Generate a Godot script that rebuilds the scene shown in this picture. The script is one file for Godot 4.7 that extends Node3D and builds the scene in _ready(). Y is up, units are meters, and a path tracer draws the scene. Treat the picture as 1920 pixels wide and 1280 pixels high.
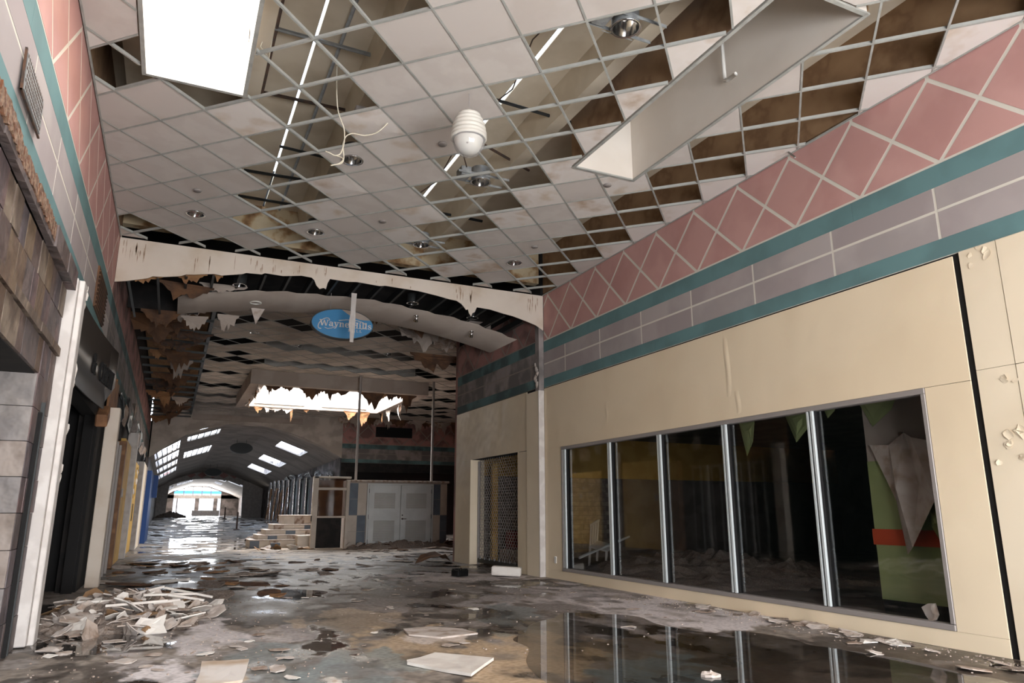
extends Node3D

const XL := -1.13          # left wall face
const XR := 6.485          # right wall face
const X2 := 6.385          # right wall face beyond the arched beam
const YC := 5.454          # suspended ceiling of the near hall
const ZB := -12.35         # arched beam
const HD := 0.4315         # half diagonal of a ceiling tile
const GX := 1.654
const GZ := -5.165
const YCC := 5.77          # suspended ceiling of the court
const ZE := 3.2            # entrance wall behind the camera

var names := {}
var M := {}
var rng := RandomNumberGenerator.new()
var shards := []

# ---------------------------------------------------------------- nodes
func numbered(parent: Node, called: String) -> String:
	var key := str(parent.get_instance_id()) + called
	var n: int = names.get(key, 0)
	names[key] = n + 1
	return called if n == 0 else "%s_%03d" % [called, n]

func put(node: Node, called: String, parent: Node) -> void:
	node.name = numbered(parent, called)
	parent.add_child(node, true)

func mi(called: String, mesh: Mesh, m: Material, parent: Node = self, xf := Transform3D.IDENTITY) -> MeshInstance3D:
	var o := MeshInstance3D.new()
	o.mesh = mesh
	o.material_override = m
	o.transform = xf
	put(o, called, parent)
	return o

func tag(o: Node, label: String, category: String, group := "") -> Node:
	o.set_meta("label", label)
	o.set_meta("category", category)
	if group != "":
		o.set_meta("group", group)
	return o

func thing(called: String, label: String, category: String, at := Vector3.ZERO, group := "") -> Node3D:
	var o := Node3D.new()
	o.position = at
	put(o, called, self)
	tag(o, label, category, group)
	return o

func struct(called: String) -> Node3D:
	var o := Node3D.new()
	put(o, called, self)
	o.set_meta("kind", "structure")
	return o

func single(called: String, label: String, category: String, mesh: Mesh, m: Material, xf := Transform3D.IDENTITY, group := "") -> MeshInstance3D:
	var o := mi(called, mesh, m, self, xf)
	tag(o, label, category, group)
	return o

# ---------------------------------------------------------------- shapes
func S() -> SurfaceTool:
	var st := SurfaceTool.new()
	st.begin(Mesh.PRIMITIVE_TRIANGLES)
	st.set_smooth_group(-1)
	return st

func SM() -> SurfaceTool:
	var st := SurfaceTool.new()
	st.begin(Mesh.PRIMITIVE_TRIANGLES)
	st.set_smooth_group(0)
	return st

func fin(st: SurfaceTool) -> Mesh:
	st.generate_normals()
	return st.commit()

func tri(st: SurfaceTool, a: Vector3, b: Vector3, c: Vector3) -> void:
	st.add_vertex(a); st.add_vertex(b); st.add_vertex(c)

func quad(st: SurfaceTool, a: Vector3, b: Vector3, c: Vector3, d: Vector3) -> void:
	tri(st, a, b, c); tri(st, a, c, d)

func box(st: SurfaceTool, c: Vector3, s: Vector3, b := Basis.IDENTITY) -> void:
	var h := s / 2
	var p := []
	for i in 8:
		p.append(c + b * Vector3(h.x if i & 1 else -h.x, h.y if i & 2 else -h.y, h.z if i & 4 else -h.z))
	quad(st, p[0], p[1], p[3], p[2]); quad(st, p[5], p[4], p[6], p[7])
	quad(st, p[4], p[0], p[2], p[6]); quad(st, p[1], p[5], p[7], p[3])
	quad(st, p[2], p[3], p[7], p[6]); quad(st, p[4], p[5], p[1], p[0])

# a box with chamfered edges
func cbox(c: Vector3, s: Vector3, ch := 0.006) -> Mesh:
	var st := S()
	var h := s / 2
	ch = minf(ch, minf(h.x, minf(h.y, h.z)) * 0.45)
	for ax in 3:
		var u := (ax + 1) % 3
		var v := (ax + 2) % 3
		for sg in [-1.0, 1.0]:
			var q := []
			for k in [[-1, -1], [1, -1], [1, 1], [-1, 1]]:
				var p := Vector3.ZERO
				p[ax] = sg * h[ax]; p[u] = k[0] * (h[u] - ch); p[v] = k[1] * (h[v] - ch)
				q.append(c + p)
			if sg < 0: quad(st, q[0], q[1], q[2], q[3])
			else: quad(st, q[3], q[2], q[1], q[0])
		for su in [-1.0, 1.0]:
			for sv in [-1.0, 1.0]:
				var q2 := []
				for k in [[-1, 0], [1, 0], [1, 1], [-1, 1]]:
					var p2 := Vector3.ZERO
					p2[ax] = k[0] * (h[ax] - ch)
					p2[u] = su * (h[u] if k[1] == 0 else h[u] - ch)
					p2[v] = sv * (h[v] - ch if k[1] == 0 else h[v])
					q2.append(c + p2)
				if su * sv < 0: quad(st, q2[3], q2[2], q2[1], q2[0])
				else: quad(st, q2[0], q2[1], q2[2], q2[3])
	for i in 8:
		var sx := 1.0 if i & 1 else -1.0
		var sy := 1.0 if i & 2 else -1.0
		var sz := 1.0 if i & 4 else -1.0
		tri(st, c + Vector3(sx * h.x, sy * (h.y - ch), sz * (h.z - ch)), c + Vector3(sx * (h.x - ch), sy * h.y, sz * (h.z - ch)), c + Vector3(sx * (h.x - ch), sy * (h.y - ch), sz * h.z))
	return fin(st)

func bx(lo: Vector3, hi: Vector3) -> Mesh:
	var st := S()
	box(st, (lo + hi) / 2, (hi - lo).abs())
	return fin(st)

func addb(st: SurfaceTool, lo: Vector3, hi: Vector3) -> void:
	box(st, (lo + hi) / 2, (hi - lo).abs())

# polygon in local xy, extruded along local z from 0 to d
func prism(st: SurfaceTool, poly: PackedVector2Array, d: float, xf := Transform3D.IDENTITY) -> void:
	if poly.size() < 3: return
	var ix := Geometry2D.triangulate_polygon(poly)
	for k in range(0, ix.size(), 3):
		var a := poly[ix[k]]; var b := poly[ix[k + 1]]; var c := poly[ix[k + 2]]
		tri(st, xf * Vector3(a.x, a.y, 0), xf * Vector3(b.x, b.y, 0), xf * Vector3(c.x, c.y, 0))
		tri(st, xf * Vector3(a.x, a.y, d), xf * Vector3(c.x, c.y, d), xf * Vector3(b.x, b.y, d))
	for k in poly.size():
		var p := poly[k]; var q := poly[(k + 1) % poly.size()]
		quad(st, xf * Vector3(p.x, p.y, 0), xf * Vector3(p.x, p.y, d), xf * Vector3(q.x, q.y, d), xf * Vector3(q.x, q.y, 0))

func pm(poly: PackedVector2Array, d: float, xf := Transform3D.IDENTITY) -> Mesh:
	var st := S()
	prism(st, poly, d, xf)
	return fin(st)

func rect(a: float, b: float, c: float, d: float) -> PackedVector2Array:
	return PackedVector2Array([Vector2(a, b), Vector2(c, b), Vector2(c, d), Vector2(a, d)])

func tube(st: SurfaceTool, pts: Array, r: float, n := 8) -> void:
	var rings := []
	var up := Vector3(0.13, 1, 0.21).normalized()
	for i in pts.size():
		var a: Vector3 = pts[max(i - 1, 0)]
		var b: Vector3 = pts[min(i + 1, pts.size() - 1)]
		var t := (b - a).normalized()
		if absf(t.dot(up)) > 0.95: up = Vector3(1, 0.1, 0.2).normalized()
		var u := t.cross(up).normalized()
		var v := u.cross(t).normalized()
		var ring := []
		for k in n:
			var an := TAU * k / n
			ring.append(pts[i] + (u * cos(an) + v * sin(an)) * r)
		rings.append(ring)
	for i in rings.size() - 1:
		for k in n:
			quad(st, rings[i][k], rings[i + 1][k], rings[i + 1][(k + 1) % n], rings[i][(k + 1) % n])
	for e in [0, rings.size() - 1]:
		for k in range(1, n - 1):
			tri(st, rings[e][0], rings[e][k], rings[e][k + 1])

func tubem(pts: Array, r: float, n := 8) -> Mesh:
	var st := SM()
	tube(st, pts, r, n)
	return fin(st)

# profile of (radius, height) pairs turned round the y axis
func lathe(prof: Array, n := 24, c := Vector3.ZERO) -> Mesh:
	var st := SM()
	for i in prof.size() - 1:
		for k in n:
			var a := TAU * k / n; var b := TAU * (k + 1) / n
			var p: Vector2 = prof[i]; var q: Vector2 = prof[i + 1]
			var A := c + Vector3(cos(a) * p.x, p.y, sin(a) * p.x); var B := c + Vector3(cos(b) * p.x, p.y, sin(b) * p.x)
			var C := c + Vector3(cos(b) * q.x, q.y, sin(b) * q.x); var D := c + Vector3(cos(a) * q.x, q.y, sin(a) * q.x)
			if p.x > 0.0001: tri(st, A, B, C)
			if q.x > 0.0001: tri(st, A, C, D)
	return fin(st)

# a torn sheet: irregular outline in local xy (given), bent along x and y, with thickness
func sheet(poly: PackedVector2Array, th: float, bend: Vector2, wob: float, sd: int, xf := Transform3D.IDENTITY) -> Mesh:
	var nz := FastNoiseLite.new()
	nz.seed = sd; nz.frequency = 1.1
	var st := S()
	var cen := Vector2.ZERO
	for p in poly: cen += p / poly.size()
	var f := func(p: Vector2, z: float) -> Vector3:
		return xf * Vector3(p.x, p.y, z + bend.x * (p.x - cen.x) * (p.x - cen.x) + bend.y * (p.y - cen.y) * (p.y - cen.y) + wob * nz.get_noise_2d(p.x * 2.0, p.y * 2.0))
	var rings := 3
	for r in rings:
		var k0 := float(r) / rings; var k1 := float(r + 1) / rings
		for i in poly.size():
			var a := poly[i]; var b := poly[(i + 1) % poly.size()]
			var a0 := cen.lerp(a, k0); var a1 := cen.lerp(a, k1); var b0 := cen.lerp(b, k0); var b1 := cen.lerp(b, k1)
			for z in [0.0, th]:
				if r == 0:
					tri(st, f.call(cen, z), f.call(a1, z), f.call(b1, z))
				else:
					quad(st, f.call(a0, z), f.call(a1, z), f.call(b1, z), f.call(b0, z))
	for i in poly.size():
		var a := poly[i]; var b := poly[(i + 1) % poly.size()]
		quad(st, f.call(a, 0.0), f.call(a, th), f.call(b, th), f.call(b, 0.0))
	return fin(st)

func ragged(w: float, h: float, n: int, jag: float) -> PackedVector2Array:
	var out := PackedVector2Array()
	for i in n:
		var a := TAU * (i + rng.randf_range(-0.3, 0.3)) / n
		var k := 1.0 - jag * rng.randf()
		var c := Vector2(cos(a), sin(a))
		var sq := 1.0 / maxf(absf(c.x), absf(c.y))
		out.append(Vector2(c.x * w * 0.5, c.y * h * 0.5) * lerpf(1.0, sq, 0.6) * k)
	return out

# outline that hangs from a straight top edge (y = 0) and tears off ragged below
func hanging(w: float, h: float, n: int, jag: float) -> PackedVector2Array:
	var out := PackedVector2Array([Vector2(-w / 2, 0), Vector2(w / 2, 0)])
	n = n * 2
	var peak := rng.randf_range(0.25, 0.75)
	for i in n:
		var t := float(i) / (n - 1)
		var env := t / peak if t < peak else (1.0 - t) / (1.0 - peak)
		env = pow(clampf(env, 0.0, 1.0), rng.randf_range(0.5, 1.1))
		out.append(Vector2(w / 2 - w * clampf(t + rng.randf_range(-0.2, 0.2) / n, 0.0, 1.0), -h * clampf(env * (1.0 - jag * rng.randf()), 0.1, 1.0)))
	return out

# local x -> world z, local y -> world y, local z -> towards the room
func on_wall(x: float, sg: float) -> Transform3D:
	return Transform3D(Basis(Vector3(0, 0, 1), Vector3(0, 1, 0), Vector3(sg, 0, 0)), Vector3(x, 0, 0))

# ---------------------------------------------------------------- materials
func ramp(stops: Array) -> Gradient:
	var g := Gradient.new()
	var offs := PackedFloat32Array(); var cols := PackedColorArray()
	for s in stops:
		offs.append(s[0]); cols.append(s[1])
	g.offsets = offs; g.colors = cols
	return g

func noise_tex(stops: Array, freq: float, sd: int, size := 512, oct := 5) -> NoiseTexture2D:
	var n := FastNoiseLite.new()
	n.seed = sd; n.frequency = freq
	n.noise_type = FastNoiseLite.TYPE_SIMPLEX_SMOOTH
	n.fractal_octaves = oct
	var t := NoiseTexture2D.new()
	t.width = size; t.height = size; t.seamless = true
	t.noise = n
	t.color_ramp = ramp(stops)
	return t

func plain(c: Color, rough := 0.8, metal := 0.0) -> StandardMaterial3D:
	var m := StandardMaterial3D.new()
	m.albedo_color = c; m.roughness = rough; m.metallic = metal
	return m

func mottled(stops: Array, freq: float, rough: float, scale: float, sd: int, size := 512) -> StandardMaterial3D:
	var m := StandardMaterial3D.new()
	m.albedo_texture = noise_tex(stops, freq, sd, size)
	m.roughness = rough
	m.uv1_triplanar = true; m.uv1_world_triplanar = true
	m.uv1_scale = Vector3.ONE * scale
	return m

func two(a: Color, b: Color, freq: float, rough: float, scale: float, sd: int) -> StandardMaterial3D:
	return mottled([[0.0, a], [0.35, a], [0.65, b], [1.0, b]], freq, rough, scale, sd, 256)

func bump(m: StandardMaterial3D, freq: float, sd: int, strength: float, size := 256) -> StandardMaterial3D:
	var n := FastNoiseLite.new()
	n.seed = sd; n.frequency = freq; n.fractal_octaves = 4
	var t := NoiseTexture2D.new()
	t.width = size; t.height = size; t.seamless = true; t.as_normal_map = true; t.bump_strength = 6.0
	t.noise = n
	m.normal_enabled = true; m.normal_texture = t; m.normal_scale = strength
	return m

func C(r: int, g: int, b: int) -> Color:
	return Color(r / 255.0, g / 255.0, b / 255.0)

func make_materials() -> void:
	M.joint = plain(C(212, 206, 194), 0.9)
	M.joint_grime_shade = plain(C(140, 131, 122), 0.9)  # joints of the court band, darkened for grime and painted-in shade
	M.pink = two(C(192, 148, 141), C(184, 138, 132), 0.008, 0.85, 0.35, 11)
	M.pink2 = two(C(196, 152, 145), C(187, 142, 136), 0.01, 0.85, 0.3, 12)
	M.pink_grime_shade = two(C(168, 124, 117), C(120, 92, 86), 0.012, 0.9, 0.3, 13)  # darker copy of the pink: grime mottling plus shade put into the colour
	M.teal = two(C(100, 134, 136), C(92, 122, 124), 0.01, 0.8, 0.3, 14)
	M.teal_grime_shade = two(C(88, 118, 120), C(66, 84, 84), 0.012, 0.85, 0.3, 15)  # darker teal, part grime, part shade mixed into the paint
	M.mauve = two(C(168, 158, 156), C(158, 147, 146), 0.008, 0.85, 0.3, 16)
	M.mauve2 = two(C(160, 151, 149), C(172, 163, 160), 0.008, 0.85, 0.3, 17)
	M.mauve_grime_shade = two(C(146, 137, 134), C(108, 102, 99), 0.012, 0.9, 0.3, 18)  # darker mauve: grime blotches and the dimness of the court in one colour
	M.beige = bump(two(C(230, 212, 183), C(226, 207, 177), 0.006, 0.7, 0.25, 19), 0.01, 91, 0.12)
	M.beige2 = two(C(228, 213, 188), C(222, 206, 180), 0.006, 0.75, 0.25, 20)
	M.beige_shiny = bump(two(C(214, 198, 170), C(205, 188, 160), 0.006, 0.42, 0.25, 21), 0.008, 92, 0.5)
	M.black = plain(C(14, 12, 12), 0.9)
	M.near_black = two(C(24, 22, 22), C(36, 32, 30), 0.02, 0.9, 0.5, 22)
	M.tile = two(C(206, 198, 191), C(201, 192, 185), 0.02, 0.92, 0.5, 23)
	M.tile_b = two(C(203, 194, 187), C(197, 187, 179), 0.01, 0.92, 0.4, 24)
	M.tile_stain = mottled([[0.0, C(224, 217, 211)], [0.5, C(221, 213, 206)], [0.7, C(208, 194, 180)], [0.85, C(190, 168, 146)], [1.0, C(164, 134, 108)]], 0.004, 0.92, 0.45, 25)
	M.tile_stain2 = mottled([[0.0, C(198, 178, 156)], [0.3, C(219, 210, 202)], [0.6, C(224, 216, 210)], [0.8, C(210, 196, 184)], [1.0, C(184, 160, 138)]], 0.005, 0.92, 0.5, 26)
	M.grid = two(C(172, 172, 166), C(158, 158, 152), 0.02, 0.5, 1.0, 27)
	M.court_tile = two(C(190, 180, 170), C(166, 156, 146), 0.01, 0.92, 0.3, 28)
	M.court_grid = plain(C(150, 148, 142), 0.5)
	M.well = two(C(226, 218, 208), C(220, 211, 200), 0.008, 0.85, 0.3, 29)
	M.trim_white = two(C(206, 200, 195), C(192, 185, 180), 0.02, 0.7, 0.6, 30)
	M.concrete = mottled([[0.0, C(224, 211, 190)], [0.4, C(220, 207, 185)], [0.62, C(212, 198, 175)], [1.0, C(202, 187, 164)]], 0.008, 0.9, 0.25, 31)
	M.concrete_stain = mottled([[0.0, C(206, 190, 160)], [0.5, C(196, 178, 146)], [0.7, C(160, 128, 92)], [1.0, C(104, 74, 48)]], 0.01, 0.9, 0.4, 32)
	M.kraft = mottled([[0.0, C(150, 120, 88)], [0.45, C(138, 108, 78)], [0.6, C(124, 94, 66)], [1.0, C(154, 124, 92)]], 0.006, 0.9, 0.5, 33)
	M.paper = two(C(156, 116, 78), C(126, 88, 58), 0.012, 0.85, 0.6, 34)
	M.paper_dark = two(C(106, 74, 50), C(76, 54, 40), 0.012, 0.9, 0.6, 35)
	M.plaster = mottled([[0.0, C(204, 195, 188)], [0.5, C(192, 181, 173)], [0.75, C(172, 156, 143)], [1.0, C(144, 124, 108)]], 0.01, 0.92, 0.8, 36)
	M.plaster_b = mottled([[0.0, C(186, 174, 164)], [0.5, C(166, 150, 138)], [0.7, C(130, 108, 92)], [1.0, C(176, 162, 150)]], 0.012, 0.92, 0.8, 37)
	M.plaster_white = two(C(226, 220, 212), C(212, 204, 196), 0.015, 0.9, 0.7, 38)
	M.rubble = mottled([[0.0, C(70, 60, 54)], [0.35, C(112, 100, 92)], [0.5, C(150, 138, 128)], [0.65, C(98, 82, 70)], [1.0, C(168, 156, 146)]], 0.03, 0.95, 0.9, 39)
	M.gypsum = two(C(168, 156, 146), C(156, 143, 133), 0.01, 0.9, 0.3, 40)
	M.beam = mottled([[0.0, C(218, 206, 193)], [0.5, C(212, 199, 185)], [0.75, C(202, 186, 168)], [1.0, C(182, 162, 142)]], 0.006, 0.88, 0.3, 41)
	M.stain = two(C(184, 163, 144), C(156, 130, 108), 0.03, 0.9, 1.0, 82)
	M.steel_dark = plain(C(62, 64, 64), 0.55, 0.6)
	M.steel_rust = two(C(58, 48, 42), C(84, 58, 42), 0.03, 0.8, 1.0, 42)
	M.alu = plain(C(206, 212, 212), 0.4, 0.25)
	M.alu_dull = plain(C(150, 143, 139), 0.5, 0.15)
	M.chrome = plain(C(225, 225, 225), 0.12, 1.0)
	M.galv = two(C(160, 162, 162), C(136, 138, 138), 0.03, 0.45, 1.0, 43)
	M.galv.metallic = 0.4
	M.white_plastic = plain(C(228, 226, 220), 0.4)
	M.camera_shell = plain(C(206, 202, 193), 0.45)
	M.cable = plain(C(214, 206, 186), 0.5)
	M.glass = StandardMaterial3D.new()
	M.glass.transparency = BaseMaterial3D.TRANSPARENCY_ALPHA
	M.glass.albedo_color = Color(0.1, 0.12, 0.11, 0.1); M.glass.roughness = 0.03
	M.brown_glass = StandardMaterial3D.new()
	M.brown_glass.transparency = BaseMaterial3D.TRANSPARENCY_ALPHA
	M.brown_glass.albedo_color = Color(0.22, 0.13, 0.08, 0.5); M.brown_glass.roughness = 0.05
	M.clear = StandardMaterial3D.new()
	M.clear.transparency = BaseMaterial3D.TRANSPARENCY_ALPHA
	M.clear.albedo_color = Color(0.9, 0.9, 0.9, 0.25); M.clear.roughness = 0.05
	M.water = StandardMaterial3D.new()
	M.water.transparency = BaseMaterial3D.TRANSPARENCY_ALPHA
	M.water.albedo_color = Color(0.13, 0.12, 0.1, 0.28); M.water.roughness = 0.02
	var slate := [[C(104, 88, 82), C(86, 72, 68)], [C(100, 90, 92), C(84, 76, 78)], [C(116, 98, 80), C(96, 78, 66)], [C(86, 77, 76), C(102, 90, 87)], [C(126, 112, 98), C(98, 84, 74)], [C(106, 86, 84), C(86, 74, 75)]]
	for i in 6:
		M["slate%d" % i] = bump(two(slate[i][0], slate[i][1], 0.012, 0.6, 0.6, 50 + i), 0.02, 93, 0.6)
	for i in 3:
		M["slate_grey%d" % i] = bump(two([C(150, 144, 137), C(142, 130, 122), C(134, 127, 123)][i], [C(136, 130, 124), C(126, 113, 104), C(120, 114, 112)][i], 0.012, 0.6, 0.6, 60 + i), 0.02, 94, 0.6)
	M.kiosk_cream = two(C(196, 184, 170), C(186, 173, 158), 0.01, 0.5, 0.5, 64)
	M.kiosk_blue = two(C(92, 102, 113), C(82, 91, 102), 0.01, 0.5, 0.5, 65)
	M.door_white = two(C(206, 208, 206), C(198, 200, 198), 0.01, 0.5, 0.5, 66)
	M.yellow = two(C(214, 172, 88), C(198, 154, 72), 0.01, 0.6, 0.5, 67)
	M.brick = two(C(150, 140, 128), C(128, 116, 106), 0.03, 0.9, 0.6, 68)
	M.wood = two(C(150, 108, 74), C(120, 84, 58), 0.02, 0.7, 0.6, 69)
	M.green = two(C(150, 160, 110), C(138, 150, 98), 0.008, 0.8, 0.4, 70)
	M.shop_dark = two(C(112, 104, 97), C(98, 91, 85), 0.01, 0.9, 0.4, 71)
	M.blue_panel = plain(C(34, 70, 128), 0.6)
	M.blue_sign = plain(C(58, 128, 176), 0.35)
	M.rock = bump(mottled([[0.0, C(128, 76, 46)], [0.4, C(104, 72, 54)], [0.6, C(140, 114, 92)], [1.0, C(84, 58, 44)]], 0.03, 0.95, 1.0, 72), 0.03, 95, 1.0)
	M.wet_far = mottled([[0.0, C(70, 64, 60)], [0.5, C(92, 84, 78)], [1.0, C(120, 110, 102)]], 0.02, 0.16, 0.12, 81)
	M.black_gloss = plain(C(16, 16, 17), 0.22)
	M.orange = plain(C(190, 74, 40), 0.7)
const SKY := 8.0
const E_ENT := 105.0
const E_WELL := 16.0
const E_COURT := 100.0
const E_COR := 30.0
const E_FAR := 110.0


# ---------------------------------------------------------------- light
func area(called: String, at: Vector3, towards: Vector3, size: Vector2, energy: float, col := Color(1, 1, 1)) -> void:
	var l := AreaLight3D.new()
	l.name = called
	l.area_size = size
	l.light_energy = energy
	l.light_color = col
	l.area_range = 120.0
	l.area_attenuation = 2.0
	l.shadow_enabled = true
	add_child(l)
	var up := Vector3.UP if absf(towards.normalized().y) < 0.9 else Vector3(0, 0, 1)
	l.look_at_from_position(at, at + towards, up)

func _ready() -> void:
	rng.seed = 4711
	var cam := Camera3D.new()
	cam.name = "camera"
	add_child(cam)
	cam.position = Vector3(0, 1.2, 0)
	cam.rotation = Vector3(deg_to_rad(13.32), deg_to_rad(-25.08), 0)
	cam.fov = 51.09
	cam.far = 400.0
	cam.current = true
	var we := WorldEnvironment.new()
	we.name = "world"
	var env := Environment.new()
	env.tonemap_mode = Environment.TONE_MAPPER_LINEAR
	env.tonemap_exposure = 1.0
	env.background_mode = Environment.BG_SKY
	env.sdfgi_enabled = true; env.ssao_enabled = true; env.ssil_enabled = true
	var sky := Sky.new()
	var sm := ProceduralSkyMaterial.new()
	sm.sky_top_color = C(196, 214, 238)
	sm.sky_horizon_color = C(240, 244, 250)
	sm.ground_bottom_color = C(168, 166, 162)
	sm.ground_horizon_color = C(216, 218, 220)
	sm.sky_energy_multiplier = 1.0
	sky.sky_material = sm
	env.sky = sky
	env.background_energy_multiplier = SKY
	we.environment = env
	add_child(we)
	# daylight: the glazed entrance behind the camera and the roof lights
	area("entrance_daylight", Vector3(2.7, 1.3, ZE - 0.25), Vector3(0, 0, -1), Vector2(6.6, 2.4), E_ENT, Color(0.985, 0.99, 1.0))
	area("skylight_daylight", Vector3(-0.17, 6.5, -5.45), Vector3(0, -1, 0), Vector2(0.8, 3.4), E_WELL, Color(1, 0.99, 0.98))
	area("court_skylight_daylight", Vector3(5.1, 6.7, -27.7), Vector3(0, -1, 0), Vector2(5.0, 4.8), E_COURT, Color(1, 0.98, 0.95))
	area("corridor_rooflight_daylight", Vector3(0.2, 4.55, -48.0), Vector3(0.35, -1, 0), Vector2(1.2, 16.0), E_COR, Color(0.98, 0.99, 1))
	area("far_entrance_daylight", Vector3(3.0, 2.2, -94.6), Vector3(0, 0, 1), Vector2(5.0, 3.2), E_FAR, Color(0.98, 0.99, 1))
	make_materials()
	make_shards()
	build_floor()
	build_right_wall()
	build_right_wall_beyond()
	build_left_wall()
	build_rear()
	build_roof()
	build_ceiling()
	build_beam()
	build_court()
	build_corridor()
	build_wells()
	build_fixtures()
	build_sign()
	build_kiosk()
	build_left_shops()
	build_shop_interior()
	build_debris()

# ---------------------------------------------------------------- floor
const PATCHES := [
["D",0.80,3.11,-18.24,3.36,1.57,0.97,-5.83],["D",0.80,1.73,-10.57,1.59,0.74,0.44,-2.82],["D",0.50,3.16,-13.68,1.18,0.55,0.69,-3.03],
["D",0.80,-0.02,-15.55,1.05,0.49,-0.03,-2.99],["W",0.90,-0.41,-8.11,0.63,0.30,-0.04,-0.63],["D",0.60,-0.22,-6.75,0.39,0.18,-0.03,-0.54],
["L",0.95,0.37,-6.24,0.49,0.23,0.03,-0.63],["L",0.60,-0.17,-7.17,0.22,0.10,-0.02,-0.50],["L",0.80,0.50,-8.13,0.31,0.14,0.06,-1.16],
["L",0.60,1.24,-7.91,0.36,0.17,0.08,-0.58],["L",0.50,2.67,-9.66,0.50,0.23,0.22,-0.79],["L",0.80,4.92,-13.10,1.34,0.63,0.38,-1.03],
["L",0.85,5.53,-9.37,1.59,0.74,0.90,-1.51],["L",0.95,5.62,-7.45,1.24,0.58,0.97,-1.27],["L",0.90,5.65,-6.73,0.48,0.23,0.40,-0.47],
["T",0.90,2.12,-6.71,0.56,0.26,0.33,-1.05],["T",1.00,2.81,-5.84,0.61,0.28,0.54,-1.12],["T",0.60,1.99,-8.52,0.54,0.25,0.23,-0.99],
["T",0.80,3.08,-5.54,0.23,0.11,0.46,-0.83],["T",0.60,2.80,-18.23,1.00,0.47,0.47,-3.13],["T",0.60,4.27,-23.26,2.36,1.11,0.80,-4.43],
["C",0.70,1.52,-6.05,0.45,0.21,0.18,-0.73],["C",0.60,0.87,-6.41,0.49,0.23,0.12,-0.99],["C",0.95,3.45,-4.78,0.44,0.21,0.50,-0.68],
["B",0.70,5.28,-4.43,1.04,0.49,0.76,-0.61],["D",0.50,4.36,-8.30,0.56,0.26,0.34,-0.64],["G",0.50,3.78,-10.71,1.27,0.60,0.58,-1.65],
["C",0.50,3.72,-8.01,0.30,0.14,0.53,-1.15],["W",0.90,1.71,-11.42,0.42,0.20,0.10,-0.71],["W",0.50,1.20,-20.14,0.66,0.31,0.12,-1.2],["D",0.70,6.14,-4.73,0.93,0.44,0.92,-0.68],["L",0.60,2.52,-7.11,0.28,0.13,0.13,-0.36],
["T",0.80,0.52,-6.19,0.16,0.08,0.03,-0.48],["L",0.40,0.09,-9.15,0.58,0.27,-0.00,-0.83]]

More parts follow.
